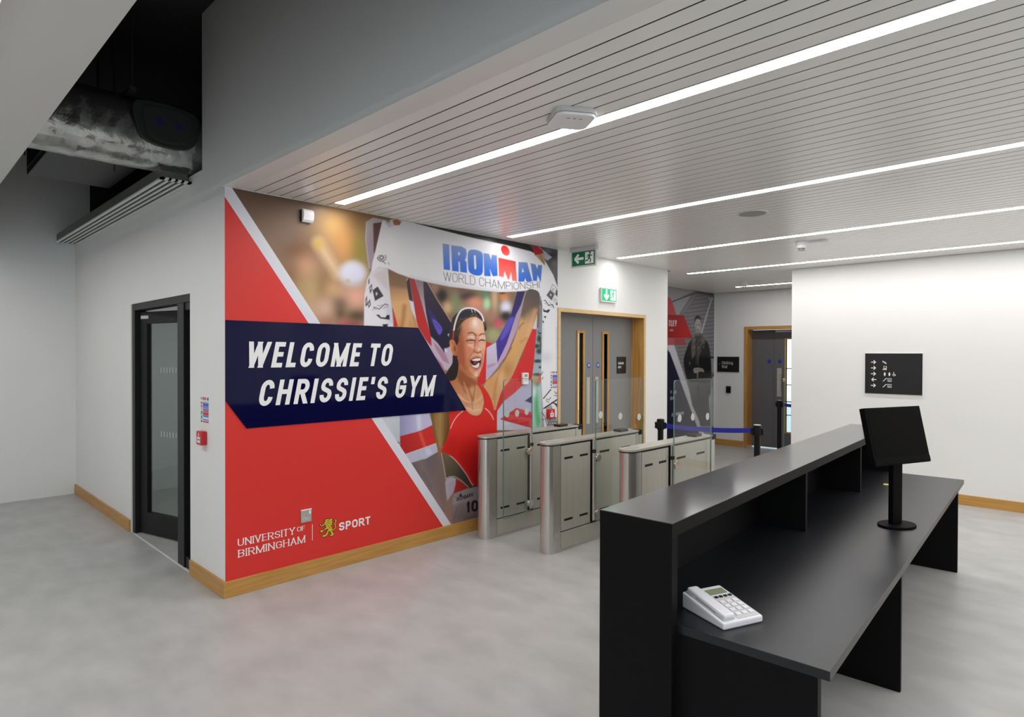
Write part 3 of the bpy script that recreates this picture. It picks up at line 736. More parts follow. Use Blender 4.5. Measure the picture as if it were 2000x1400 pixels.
    # marks on the right tail
    c.poly(E((500, 825), (565, 885), (522, 985), (445, 905)), (88, 86, 90)); c.poly(E((500, 880), (522, 895), (515, 925), (497, 908)), (214, 212, 218))
    c.line(E((540, 742), (505, 812), (565, 880), (605, 810), (540, 742)), .8, (130, 128, 132)); c.line(E((540, 800), (562, 812), (555, 838), (538, 825), (540, 800)), .7, (130, 128, 132))
    c.line(E((575, 890), (620, 950), (585, 1030), (530, 970), (575, 890)), .8, (150, 148, 152)); c.line(E((570, 950), (590, 962), (582, 990), (565, 975), (570, 950)), .7, (120, 118, 122))
    c.poly(E((600, 820), (650, 880), (650, 960), (580, 890)), (50, 50, 58)); c.poly(E((612, 860), (640, 885), (640, 915), (612, 890)), (214, 212, 218)); c.poly(E((585, 1045), (650, 950), (650, 1085)), (50, 50, 58)); c.poly(E((620, 1030), (650, 1000), (650, 1055)), (210, 208, 216))
    c.line(E((408, 985), (428, 985), (478, 1062), (535, 1045), (555, 1095)), 1.3, (30, 28, 34)); c.line(E((415, 1025), (445, 1040)), .6, (120, 118, 122)); c.line(E((485, 1015), (515, 1030)), .6, (120, 118, 122)); c.line(E((510, 1085), (545, 1070)), .6, (120, 118, 122))
    c.poly(E((395, 1105), (412, 1130), (450, 1140), (470, 1120), (502, 1130), (468, 1172), (398, 1155)), (34, 34, 42)); c.poly(E((402, 1222), (440, 1225), (428, 1260)), (34, 34, 42)); c.poly(E((385, 1285), (408, 1310), (388, 1330)), (34, 34, 42))
    for pl, wv in (((250, 610), (268, 570)), .8), (((258, 670), (272, 645)), .8), (((275, 920), (370, 805)), 1.6), (((310, 925), (345, 940), (370, 905)), .8), (((420, 830), (440, 860), (468, 825)), .8), (((310, 950), (345, 970)), .8), (((415, 880), (465, 890)), .8), (((280, 1050), (470, 925)), 2.2):
        c.line(K(*pl), wv, (26, 26, 34))
    for k in range(6):
        c.line(spline(K((385+k*14, 970+k*4), (430+k*10, 1000+k*3), (470, 1060-k*14)), False), .9, (30, 30, 38)); c.line(K((300+k*14, 1040-k*6), (330+k*12, 1075-k*4)), .8, (30, 30, 38))
    c.poly(K((375, 1050), (405, 1080), (370, 1090)), (30, 30, 38)); c.poly(K((455, 1180), (478, 1100), (478, 1290), (455, 1280)), (30, 30, 38))
    for k in range(7): c.line(K((295+k*22, 1165), (330+k*22, 1290)), 1, (34, 34, 42)); c.line(K((320+k*24, 1290), (365+k*20, 1165)), .9, (34, 34, 42))
    c.poly(K((245, 700), (285, 1300), (248, 1300)), (150, 140, 146), 1.2, .85); c.line(K((250, 1105), (290, 1150)), 1, (40, 40, 46)); c.line(K((250, 1190), (285, 1200)), .9, (60, 60, 66))
    # hands gripping the banner
    c.poly(A((392, 140), (430, 128), (472, 150), (455, 180), (405, 180)), (156, 92, 70)); c.poly(A((300, 128), (380, 150), (400, 190), (360, 205), (330, 160)), (186, 184, 196)); c.blob(*A((355, 142))[0], 4, 4, (110, 106, 90), .9)
    c.poly(A((1622, 365), (1690, 372), (1725, 400), (1740, 430), (1700, 430), (1660, 450)), (178, 44, 48)); c.poly(A((1664, 450), (1740, 425), (1748, 540), (1700, 490)), (186, 146, 112)); c.line(A((1700, 440), (1735, 520)), 1, (120, 84, 64)); c.poly(A((1725, 400), (1810, 465), (1770, 495), (1745, 480)), (182, 182, 194)); c.line(A((1690, 372), (1760, 430)), 1, (214, 210, 212))
    # banner lettering
    bl = lambda y0, y1: grad((118, 142, 196), I((700, y0))[0], (48, 104, 206), I((700, y1))[0])
    W_ = (214, 213, 217); b = bl(180, 600)
    c.poly(I((130, 140), (248, 160), (262, 615), (150, 600)), b)
    c.poly(I((280, 170), (470, 195), (545, 240), (558, 320), (545, 400), (525, 430), (555, 475), (562, 662), (300, 625)), b)
    c.poly(I((405, 290), (435, 300), (440, 340), (410, 355)), W_); c.poly(I((410, 460), (436, 468), (448, 650), (416, 642)), W_)
    c.poly(spline(I((578, 330), (610, 260), (700, 250), (800, 282), (842, 340), (846, 560), (838, 660), (790, 708), (690, 700), (610, 650), (584, 560))), b)
    c.poly(I((682, 350), (718, 352), (730, 580), (712, 606), (692, 580)), W_)
    b2 = bl(320, 680)
    c.poly(I((855, 310), (955, 325), (990, 430), (1003, 340), (1095, 352), (1106, 712), (1022, 722), (966, 590), (985, 722), (872, 716)), b2)
    c.poly(I((1120, 390), (1425, 458), (1437, 640), (1450, 812), (1368, 802), (1345, 650), (1310, 780), (1290, 775), (1228, 630), (1212, 740), (1130, 720)), grad((214, 64, 62), I((1250, 420))[0], (226, 120, 112), I((1250, 780))[0]))
    th = math.radians(62); c.poly([I((1243+98*math.cos(t)*math.cos(th)-68*math.sin(t)*math.sin(th), 266+98*math.cos(t)*math.sin(th)+68*math.sin(t)*math.cos(th)))[0] for t in [k*math.pi/12 for k in range(24)]], grad((222, 44, 46), I((1200, 220))[0], (232, 92, 84), I((1290, 330))[0]))
    b3 = bl(480, 800)
    c.poly(I((1478, 468), (1632, 478), (1722, 812), (1620, 817), (1598, 752), (1575, 817), (1475, 816)), b3); c.poly(I((1548, 570), (1578, 645), (1536, 652)), W_)
    c.poly(I((1690, 487), (1778, 512), (1812, 592), (1826, 520), (1896, 528), (1872, 832), (1818, 700), (1802, 806), (1738, 802)), b3)
    base_x = [150, 470, 720, 900, 1200, 1400, 1600, 1850]; base_y = [802, 842, 885, 908, 945, 955, 945, 925]; capx = [150, 700, 1300, 1850]; caph = [158, 160, 128, 112]
    st, Lw = layout('WORLD CHAMPIONSHI', 100, .62, 4, .16, .34)
    for pl in st:
        q = []
        for x, y in pl:
            xx = 150+x/Lw*1700; q.append((xx+y*-.06, np.interp(xx, base_x, base_y)-y/100*np.interp(xx, capx, caph)))
        c.line(I(*q), 1.0, (86, 90, 98), .55, .95)
    # --- right flag, arm, tree strip
    c.poly(R((690, 0), (760, 0), (720, 480), (690, 690), (690, 1400), (180, 1400), (160, 1000), (250, 800), (430, 640), (560, 380)), (206, 46, 48))
    c.poly(R((700, 0), (756, 0), (752, 20), (700, 12)), (204, 200, 212)); c.poly(Fz((1062, 285), (1072, 290), (1066, 445), (1022, 440)), (206, 202, 212))
    c.poly(R((700, 690), (640, 725), (560, 790), (420, 920), (310, 1000), (220, 1130), (180, 1400), (700, 1400)), grad((178, 176, 204), R((400, 1000))[0], (206, 206, 220), R((220, 1300))[0]))
    c.poly(R((370, 950), (480, 900), (520, 1040), (420, 1080)), (190, 172, 196), 5, .6)
    c.poly(R((595, 1000), (700, 922), (700, 1036)), (46, 44, 92)); c.poly(R((255, 1247), (350, 1188), (480, 1093), (700, 1158), (700, 1375), (300, 1265)), (204, 54, 54))
    # strip of trees between the flag and the banner's tail
    tree = R((756, 0), (820, 0), (818, 1400), (692, 1400), (692, 690), (718, 480))
    c.poly(tree, grad((136, 150, 166), R((770, 100))[0], (160, 176, 186), R((760, 560))[0]))
    idx, cv = c.cover(tree); cl = np.zeros(len(c.X)); cl[idx] = cv; c.clip = cl
    for x, y, rx, ry in ((790, 150, 30, 50), (760, 250, 40, 30), (790, 320, 40, 40), (770, 455, 60, 24), (800, 540, 16, 16), (760, 640, 60, 22), (810, 240, 12, 60), (800, 60, 30, 30)): c.blob(*R((x, y))[0], rx/7, ry/7, (44, 66, 54), .95, 2)
    c.blob(*R((730, 720))[0], 7, 10, (186, 148, 104), .95); c.blob(*R((800, 700))[0], 4, 8, (216, 92, 80), .95); c.blob(*R((765, 790))[0], 4, 6, (90, 84, 66), .8)
    c.poly(R((692, 790), (818, 790), (818, 1400), (692, 1400)), (186, 212, 208), 5, .95); c.blob(*R((755, 1080))[0], 5, 34, (84, 168, 112), .95); c.blob(*R((780, 1260))[0], 4, 16, (84, 172, 106), .9); c.blob(*R((720, 880))[0], 4, 10, (214, 226, 230), .8)
    c.clip = None
    c.line(R((692, 690), (692, 1400)), .9, (206, 212, 220))
    c.poly(Fz((1092, 120), (1112, 100), (1118, 480), (1085, 480), (1100, 250)), (128, 144, 162)); c.poly(Fz((1095, 150), (1118, 140), (1118, 200), (1098, 190)), (70, 92, 84), 1.5, .8)
    # blue and pale folds right of the face
    c.poly(Fz((528, 575), (600, 600), (545, 645), (548, 940), (520, 1010), (440, 1050), (450, 900)), (206, 44, 42))
    c.poly(Fz((540, 640), (640, 582), (655, 795), (668, 832), (560, 965), (532, 985)), grad((202, 194, 214), Fz((590, 620))[0], (186, 172, 198), Fz((600, 900))[0]))
    c.poly(Fz((545, 820), (640, 800), (620, 830), (548, 860)), (176, 134, 160), 1.5, .7)
    c.poly(Fz((862, 50), (945, 50), (900, 190), (800, 480), (656, 800), (640, 580), (730, 420), (800, 280)), grad((40, 34, 84), Fz((880, 90))[0], (66, 52, 142), Fz((700, 560))[0]))
    c.poly(spline(Fz((770, 340), (830, 330), (780, 460), (700, 560), (690, 520))), (98, 88, 196), 2, .85)
    c.poly(Fz((945, 50), (962, 60), (905, 260), (860, 450), (740, 730), (660, 835), (655, 795), (750, 600), (850, 290), (905, 180)), grad((150, 140, 152), Fz((930, 100))[0], (190, 158, 190), Fz((760, 620))[0]))
    arm2 = spline(Fz((962, 50), (1050, 34), (1098, 90), (1080, 250), (1025, 430), (972, 560), (890, 745), (800, 955), (705, 1085), (645, 1260), (612, 1385), (560, 1200), (510, 1060), (560, 965), (668, 860), (760, 720), (855, 480), (900, 290)))
    c.poly(arm2, grad((78, 70, 66), Fz((1020, 90))[0], (206, 160, 110), Fz((960, 400))[0]))
    idx, cv = c.cover(arm2); cl = np.zeros(len(c.X)); cl[idx] = cv; c.clip = cl
    c.poly(Fz((930, 30), (1110, 30), (1095, 190), (1000, 240), (930, 330), (880, 300)), (92, 80, 72), 5, .75)
    c.line(Fz((1050, 250), (1000, 420), (960, 540)), 7, (222, 170, 126), 4, .7); c.line(Fz((880, 440), (900, 400), (930, 380)), 2, (132, 88, 58), 2, .7); c.line(Fz((960, 540), (900, 580)), 3, (176, 116, 76), 3, .6)
    c.blob(*Fz((820, 690))[0], 15, 25, (210, 162, 98), .8); c.blob(*Fz((760, 870))[0], 12, 16, (176, 122, 72), .7); c.blob(*Fz((600, 1010))[0], 12, 14, (216, 150, 92), .9)
    c.line(Fz((690, 850), (640, 1010), (610, 1180)), 2.5, (152, 102, 62), 3, .6); c.line(Fz((560, 965), (668, 860), (800, 640)), 2, (88, 56, 46), 1.5, .7); c.line(Fz((640, 1130), (610, 1330)), 2, (170, 120, 70), 2, .6)
    c.blob(*Fz((690, 950))[0], 7, 18, (226, 178, 130), .7)
    c.clip = None
    # --- lower left: banner tail, flag end, forearm, hip, race number
    c.poly(Bz((150, 690), (458, 690), (462, 1000), (420, 1000)), grad((206, 208, 212), Bz((220, 740))[0], (184, 190, 198), Bz((440, 900))[0]))
    c.line(S((65, 312), (122, 352)), 1.8, (24, 26, 30)); c.line(S((30, 265), (60, 290)), .8, (70, 72, 76)); c.line(S((90, 345), (120, 380)), .8, (90, 92, 96))
    c.poly(Bz((458, 660), (740, 650), (748, 775), (640, 825), (460, 872)), grad((150, 146, 186), Bz((470, 760))[0], (190, 186, 214), Bz((640, 760))[0])); c.poly(S((335, 0), (392, 0), (396, 170), (352, 190)), (216, 216, 230), 2.5, .8)
    c.poly(Bz((460, 872), (640, 825), (748, 772), (780, 935), (650, 982), (495, 1036), (462, 990)), grad((176, 44, 44), Bz((500, 930))[0], (200, 52, 46), Bz((660, 880))[0])); c.poly(S((362, 220), (400, 205), (462, 395), (430, 410)), (226, 96, 78), 1.8, .75)
    c.poly(Bz((495, 1036), (650, 982), (780, 934), (800, 1010), (690, 1072), (545, 1112)), (186, 184, 204)); c.line(Bz((495, 1036), (650, 982), (780, 934)), .9, (224, 222, 232)); c.poly(S((440, 430), (500, 410), (540, 480), (470, 510)), (204, 208, 228), 1.5, .8)
    c.poly(Bz((545, 1112), (690, 1072), (800, 1008), (840, 990), (900, 1400), (1000, 1700), (760, 1700)), grad((112, 100, 100), Bz((600, 1150))[0], (142, 116, 112), Bz((760, 1500))[0]))
    c.line(S((400, 600), (480, 800), (560, 980)), 9, (134, 116, 122), 7, .7); c.line(S((430, 720), (520, 900)), 3, (104, 90, 88), 3, .5); c.poly(S((600, 520), (650, 480), (700, 800), (690, 1180), (620, 1000)), (124, 106, 98), 4, .7)
    c.poly(Bz((835, 990), (905, 640), (1000, 640), (1320, 640), (1320, 1320), (1080, 1320), (900, 1080)), (206, 40, 36))
    c.poly(S((645, 460), (668, 436), (800, 545), (950, 730), (1025, 880), (990, 905), (900, 805), (800, 768), (705, 790)), grad((108, 96, 74), S((700, 560))[0], (66, 62, 54), S((960, 800))[0]))
    c.poly(S((695, 830), (720, 790), (770, 768), (832, 792), (826, 860), (800, 960), (722, 1070), (705, 960)), (178, 168, 178)); 
    for k in range(5): c.line(S((735+k*4, 870+k*32), (815-k*4, 830+k*32)), .8, (150, 138, 148), .8, .7)
    c.poly(S((830, 800), (900, 830), (990, 900), (900, 940), (802, 975), (826, 870)), (168, 44, 44))
    c.poly(S((800, 985), (900, 945), (1030, 905), (1120, 880), (1300, 880), (1300, 1500), (780, 1500), (770, 1100)), grad((156, 148, 150), S((1000, 930))[0], (128, 112, 110), S((1000, 1250))[0])); c.poly(S((800, 1040), (1300, 930), (1300, 990), (790, 1120)), (160, 156, 160), 1.5, .7)
    c.poly(S((690, 1180), (730, 1090), (772, 1060), (790, 1500), (700, 1500)), (150, 116, 100), 3, .8); c.line(S((845, 1150), (800, 1320)), 1.2, (96, 84, 82), 1.4, .7)
    c.line(S((645, 462), (690, 700), (705, 800)), 1.1, (206, 200, 198)); c.line(spline(S((660, 434), (820, 560), (950, 725), (1010, 830), (1042, 880)), False), 1.5, (206, 204, 204)); c.line(spline(S((705, 790), (760, 766), (830, 772), (920, 840), (985, 895)), False), 1.0, (196, 190, 190)); c.line(S((1000, 900), (1090, 880)), 2.5, (60, 58, 58))
    st, Lw = layout('IRONMAN', 100, .8, 20, .14)
    for pl in st: c.line(S(*[(838+x/Lw*205, 1078-x/Lw*65-y*.50) for x, y in pl]), 1.0, (36, 32, 34), .5)
    c.poly(S((945, 1020), (968, 1012), (970, 1030), (947, 1038)), (184, 40, 44)); c.blob(*S((888, 1000))[0], 2.6, 3.4, (40, 38, 40), .9, 3)
    st, Lw = layout('10', 100, .66, 22, .10)
    for pl in st: c.line(S(*[(962+x/Lw*148, 1222-x/Lw*26-y*1.45) for x, y in pl]), 4.2, (40, 32, 34), .6)
    for k in range(9): c.line(S((935+k*26, 1300-k*5), (936+k*26, 1268-k*5)), 1.6, (96, 84, 84), .7, .8)
    fa = spline(Bz((735, 650), (905, 640), (908, 740), (885, 860), (840, 980), (812, 1050), (800, 1050), (790, 960), (765, 880), (745, 760)))
    c.poly(fa, grad((150, 116, 66), Bz((770, 760))[0], (112, 80, 44), Bz((890, 760))[0]))
    idx, cv = c.cover(fa); cl = np.zeros(len(c.X)); cl[idx] = cv; c.clip = cl
    c.line(Bz((820, 640), (812, 800), (815, 960)), 7, (188, 154, 98), 6, .7); c.line(Bz((745, 660), (752, 800), (790, 980)), 4, (86, 62, 38), 4, .7); c.blob(*Bz((820, 1010))[0], 5, 8, (176, 96, 66), .7); c.line(Bz((905, 650), (890, 820), (850, 950)), 4, (84, 56, 32), 3, .6); c.clip = None
    # --- athlete: top, neck, chest
    c.poly(spline(Bz((905, 640), (1040, 620), (1060, 640), (1200, 560), (1160, 420), (1215, 450), (1262, 530), (1290, 620), (1306, 740), (1315, 860), (1315, 1320), (1150, 1320), (1080, 1200), (1000, 1090), (900, 1040), (832, 1000), (862, 930), (898, 820)), n=4), grad((216, 44, 38), Bz((1050, 760))[0], (190, 34, 32), Bz((1100, 1200))[0]))
    c.poly(Bz((900, 360), (1000, 540), (1070, 670), (900, 690)), (208, 42, 38))
    c.poly(spline(Bz((880, 900), (960, 860), (930, 1020), (860, 990)), n=4), (186, 34, 32), 5, .5); c.line(Bz((1000, 1030), (1150, 1060)), 4, (176, 30, 28), 5, .6); c.line(Bz((1060, 1180), (1150, 1195)), 1, (166, 28, 28), 1, .6)
    neck = spline(Fz((225, 640), (250, 880), (205, 960), (160, 1010), (180, 1060), (250, 1180), (320, 1290), (365, 1340), (430, 1360), (480, 1335), (508, 1260), (508, 1180), (480, 1090), (445, 1030), (440, 960), (460, 900)), n=4)
    c.poly(neck, grad((176, 104, 66), Fz((250, 900))[0], (214, 160, 118), Fz((420, 1250))[0]))
    idx, cv = c.cover(neck); cl = np.zeros(len(c.X)); cl[idx] = cv; c.clip = cl
    c.poly(spline(Fz((240, 860), (330, 930), (420, 985), (440, 1010), (380, 1060), (300, 1040), (240, 980))), (134, 72, 44), 3, .75)
    c.line(Fz((345, 1050), (370, 1130), (395, 1200)), 3, (150, 88, 54), 2.5, .8); c.line(Fz((420, 1020), (412, 1110), (400, 1190)), 3, (146, 86, 54), 2.5, .8); c.line(Fz((300, 1020), (330, 1120)), 2, (158, 92, 58), 2, .6)
    c.blob(*Fz((390, 1080))[0], 4, 8, (214, 160, 112), .8); c.line(Fz((250, 1150), (330, 1210), (400, 1215), (470, 1160)), 3, (226, 178, 140), 3, .7); c.blob(*Fz((430, 1290))[0], 14, 9, (222, 178, 140), .8); c.blob(*Fz((330, 1230))[0], 9, 7, (196, 134, 98), .7); c.blob(*Fz((460, 1120))[0], 6, 12, (206, 148, 104), .7)
    c.clip = None
    c.line(spline(Bz((1018, 648), (970, 690), (930, 750), (908, 802)), False), 1.5, (226, 206, 206)); c.line(spline(Bz((1216, 624), (1250, 655), (1275, 690), (1288, 722)), False), 1.7, (226, 206, 206)); c.line(spline(Bz((1045, 645), (1095, 683), (1150, 690), (1190, 655), (1205, 590)), False), .9, (160, 30, 30))
    # --- head: back hair, ear, face
    c.poly(spline(H((215, 990), (290, 1000), (310, 1150), (290, 1320), (230, 1420), (70, 1420), (90, 1320), (200, 1140))), (34, 24, 24))
    c.poly(spline(H((180, 480), (215, 350), (320, 250), (440, 205), (560, 215), (680, 275), (760, 400), (790, 520), (770, 580), (720, 560), (420, 620), (340, 800), (230, 800), (150, 700), (155, 600))), (48, 38, 32))
    face = spline(H((318, 560), (372, 420), (480, 345), (580, 322), (680, 370), (738, 470), (752, 600), (775, 720), (772, 860), (752, 980), (742, 1080), (715, 1200), (668, 1310), (610, 1378), (540, 1370), (450, 1290), (380, 1190), (320, 1130), (285, 1000), (300, 800)), n=5)
    c.poly(face, grad((182, 104, 70), H((310, 800))[0], (226, 174, 142), H((660, 760))[0]))
    idx, cv = c.cover(face); cl = np.zeros(len(c.X)); cl[idx] = cv; c.clip = cl
    for x, y, rx, ry, col, a in ((600, 480, 90, 95, (234, 204, 190), .9), (420, 500, 50, 70, (206, 150, 118), .6), (350, 900, 60, 260, (170, 90, 60), .75), (345, 560, 40, 80, (132, 84, 60), .6), (500, 905, 55, 65, (214, 118, 92), .75), (520, 830, 50, 26, (232, 192, 172), .8), (735, 900, 26, 70, (216, 138, 104), .7),
        (560, 640, 50, 30, (214, 162, 132), .5), (540, 690, 44, 28, (228, 190, 168), .8), (712, 690, 30, 26, (228, 190, 168), .8), (440, 1150, 40, 110, (192, 110, 66), .8), (480, 1270, 44, 44, (226, 158, 96), .8), (600, 1310, 60, 40, (216, 160, 128), .8), (620, 1290, 26, 20, (232, 196, 174), .7), (405, 1080, 26, 90, (168, 88, 54), .6), (735, 1060, 16, 90, (214, 150, 104), .8), (700, 1180, 20, 60, (196, 120, 84), .7)):
        c.blob(*H((x, y))[0], rx/8.75, ry/8.75, col, a)
    c.line(H((628, 640), (640, 760), (655, 880)), 3.5, (228, 172, 146), 2.5, .8); c.line(H((605, 660), (600, 760), (575, 900)), 2.5, (168, 96, 74), 2.5, .7); c.blob(*H((640, 760))[0], 2.5, 10, (206, 104, 92), .7)
    c.poly(spline(H((570, 915), (610, 890), (660, 905), (695, 905), (690, 945), (640, 950), (590, 950))), (196, 124, 98), 1.5, .7); c.line(H((572, 930), (606, 944), (640, 960), (694, 932)), 1.4, (112, 52, 40), .8, 1); c.line(H((604, 700), (586, 820), (566, 915)), 1.5, (150, 78, 56), 1.4, .8); c.blob(*H((655, 900))[0], 3, 3, (240, 206, 188), .8)
    c.line(spline(H((475, 622), (530, 606), (575, 622), (605, 660)), False), 1.9, (92, 56, 38), .9, 1); c.line(spline(H((668, 656), (705, 630), (748, 632)), False), 1.8, (94, 58, 40), .9, 1)
    c.line(spline(H((440, 750), (490, 738), (540, 732), (588, 750)), False), 1.7, (44, 26, 22), .7, 1); c.line(spline(H((664, 748), (705, 732), (764, 746)), False), 1.7, (44, 26, 22), .7, 1); c.blob(*H((530, 740))[0], 3, .9, (40, 26, 24), .9); c.blob(*H((718, 738))[0], 2.6, .9, (40, 26, 24), .9)
    c.line(spline(H((450, 775), (510, 795), (575, 780)), False), .8, (170, 104, 82), .8, .7); c.line(spline(H((680, 770), (715, 785), (760, 770)), False), .7, (170, 104, 82), .8, .6); c.line(H((430, 752), (400, 765)), .7, (150, 90, 66), .7, .6)
    c.line(spline(H((560, 940), (515, 1010), (495, 1090), (520, 1190)), False), 1.2, (142, 74, 56), 1.2, .75); c.line(spline(H((705, 950), (722, 1040), (708, 1150)), False), 1.1, (142, 76, 58), 1.1, .7); c.line(spline(H((430, 1000), (430, 1150), (480, 1290)), False), 1.6, (214, 140, 84), 1.6, .6); c.line(spline(H((450, 1180), (500, 1290), (570, 1350)), False), 1.2, (140, 76, 44), 1.3, .6)
    c.clip = None
    c.poly(spline(H((498, 1075), (540, 1040), (600, 1014), (650, 1012), (698, 1030), (708, 1080), (692, 1160), (662, 1225), (612, 1256), (560, 1232), (525, 1160)), n=4), (196, 96, 92)); c.poly(spline(H((512, 1085), (560, 1052), (640, 1040), (692, 1055), (686, 1120), (656, 1200), (604, 1218), (552, 1186), (528, 1130)), n=4), (34, 18, 18))
    c.poly(H((534, 1070), (600, 1048), (688, 1044), (688, 1078), (650, 1094), (590, 1094), (545, 1086)), (234, 226, 216)); c.blob(*H((595, 1122))[0], 4, 3, (170, 58, 56), .95, 2)
    c.poly(spline(H((530, 1150), (565, 1165), (610, 1160), (655, 1118), (668, 1150), (650, 1200), (604, 1212), (555, 1190)), n=4), (228, 218, 212)); c.line(H((555, 1222), (605, 1240), (650, 1215)), 1, (214, 130, 122), .8, .8)
    for x in (575, 615, 655): c.line(H((x, 1050), (x, 1092)), .4, (190, 176, 166), .5, .6)
    ear = spline(H((155, 770), (185, 728), (235, 745), (280, 840), (300, 920), (285, 990), (255, 1008), (215, 975), (180, 890)), n=4)
    c.poly(ear, grad((206, 128, 78), H((180, 780))[0], (176, 98, 56), H((280, 960))[0])); c.line(spline(H((190, 770), (230, 800), (262, 880), (250, 930)), False), 1.2, (120, 62, 36), 1.1, .8); c.line(spline(H((170, 800), (205, 890), (240, 980)), False), 1.0, (230, 160, 104), 1, .7); c.blob(*H((240, 880))[0], 2.2, 4.5, (96, 48, 30), .7)
    c.poly(spline(H((255, 700), (310, 690), (318, 760), (265, 790))), (40, 30, 26), 1)
    idx, cv = c.cover(face); cl = np.zeros(len(c.X)); cl[idx] = cv; c.clip = cl
    c.poly(spline(H((300, 560), (370, 640), (400, 800), (420, 1000), (440, 1180), (520, 1330), (400, 1300), (280, 1100))), (150, 78, 50), 3.5, .55)
    c.line(spline(H((470, 690), (530, 672), (580, 700)), False), 2.6, (236, 202, 182), 1.2, .8); c.line(spline(H((675, 700), (710, 680), (755, 700)), False), 2.2, (234, 200, 180), 1.2, .8)
    c.line(spline(H((470, 808), (520, 815), (570, 800)), False), 1.6, (232, 188, 166), 1.2, .7); c.line(spline(H((560, 980), (530, 1020), (520, 1060)), False), 1.4, (232, 176, 146), 1.2, .6)
    c.blob(*H((590, 430))[0], 5, 7, (246, 226, 218), .8, 2); c.blob(*H((560, 860))[0], 3.5, 3.5, (238, 196, 176), .6); c.blob(*H((610, 1330))[0], 4, 3, (240, 206, 186), .7, 2); c.blob(*H((735, 860))[0], 2, 5, (236, 188, 160), .6)
    c.line(spline(H((440, 560), (520, 545), (600, 560)), False), .7, (190, 132, 104), .9, .6); c.line(spline(H((470, 590), (540, 575), (590, 590)), False), .6, (190, 132, 104), .9, .5); c.line(H((618, 625), (612, 665)), .8, (150, 90, 68), .8, .7); c.line(H((640, 630), (642, 668)), .7, (150, 90, 68), .8, .6)
    c.clip = None
    rn = random.Random(5)
    for _ in range(46):
        x = rn.uniform(190, 330); y = rn.uniform(400, 700); c.line(H((x, y), (x+rn.uniform(10, 50), y-rn.uniform(50, 110))), .55, rn.choice([(84, 66, 48), (26, 20, 18), (112, 90, 62)]), .5, .7)
    for _ in range(30):
        x = rn.uniform(350, 720); y = 330+abs(x-560)*.22; c.line(H((x, y+rn.uniform(-10, 25)), (x+rn.uniform(-40, 20), y-rn.uniform(20, 60))), .55, rn.choice([(96, 76, 52), (44, 34, 28), (150, 124, 80)]), .5, .75)
    idx, cv = c.cover(neck); cl = np.zeros(len(c.X)); cl[idx] = cv; c.clip = cl
    for pl, wv, col in (((300, 1000), (345, 1120), (372, 1200)), 1.2, (232, 180, 138)), (((430, 1040), (424, 1120), (412, 1190)), 1.2, (230, 180, 140)), (((240, 1130), (300, 1190), (360, 1215)), 1.4, (240, 200, 166)), (((420, 1215), (470, 1180), (495, 1130)), 1.4, (238, 196, 160)), (((330, 1270), (400, 1300), (470, 1290)), 2.2, (236, 200, 168)), (((385, 1200), (392, 1290)), 1.4, (166, 104, 70)), (((270, 1010), (310, 1110)), 1.6, (128, 70, 44)): c.line(spline(Fz(*pl), False), wv, col, 1.2, .75)
    c.clip = None
    # hair over the brow, sunglasses pushed up
    c.poly(spline(H((300, 700), (290, 560), (330, 430), (430, 345), (530, 300), (640, 320), (715, 390), (750, 480), (690, 390), (600, 336), (500, 350), (400, 410), (345, 500), (325, 620)), n=4), (62, 48, 36))
    for pl in (((350, 380), (400, 375), (450, 350)), ((520, 330), (560, 290), (620, 320)), ((620, 300), (680, 350), (730, 430)), ((300, 560), (340, 480), (400, 410)), ((360, 470), (420, 420)), ((735, 480), (760, 430), (775, 500))): c.line(spline(H(*pl), False), 1.1, (158, 130, 80), 1, .7)
    c.poly(spline(H((325, 300), (380, 235), (460, 208), (540, 222), (640, 262), (715, 350), (735, 400), (690, 372), (620, 300), (540, 270), (470, 320), (390, 370), (330, 340)), n=4), (42, 40, 54)); c.line(spline(H((345, 280), (420, 225), (500, 222)), False), .8, (104, 104, 120), .8, .7)
    c.line(spline(H((228, 578), (250, 460), (290, 330), (345, 240), (420, 195), (500, 188), (580, 202), (660, 255), (715, 330), (742, 410)), False, 5), 2.9, (236, 232, 240), .7); c.line(H((262, 420), (310, 290)), 2.6, (206, 204, 216), .7); c.line(H((530, 215), (545, 262)), 1.2, (222, 220, 230)); c.line(H((580, 225), (600, 265)), 1.0, (222, 220, 230)); c.line(H((728, 390), (722, 450)), 1.4, (226, 214, 210))
    c.line(H((212, 725), (228, 580)), 2.5, (192, 42, 48), .7)

MP = to_image_px(on_mural)  # artwork drawn in image pixels, laid on the wall through the camera projection
def stripe_x(Y): return 449+(Y-366)*(872-449)/(1026-366)      # centre line of the pale diagonal stripe
sheet('photo_print', np.arange(1.70, 5.263, .0062), np.linspace(.112, ZC+.004, 640), on_mural, .0012, paint_mural, mural, keep=lambda X, Y: X > stripe_x(Y)-3, proj=MP, base=(140, 116, 94))
fm = lambda u, v, w: on_mural(u, v, w)
MB().prism([(1.6895, .112), (3.637, .112), (1.6895, 2.782)], fm, 0, .0015).build('red_field', 'red_print', mural, smooth=False)
MB().prism([(1.6895, ZC), (1.6895, 2.782), (3.637, .112), (3.733, .112), (1.737, ZC)], fm, 0, .0020).build('pale_stripe', 'stripe', mural, smooth=False)
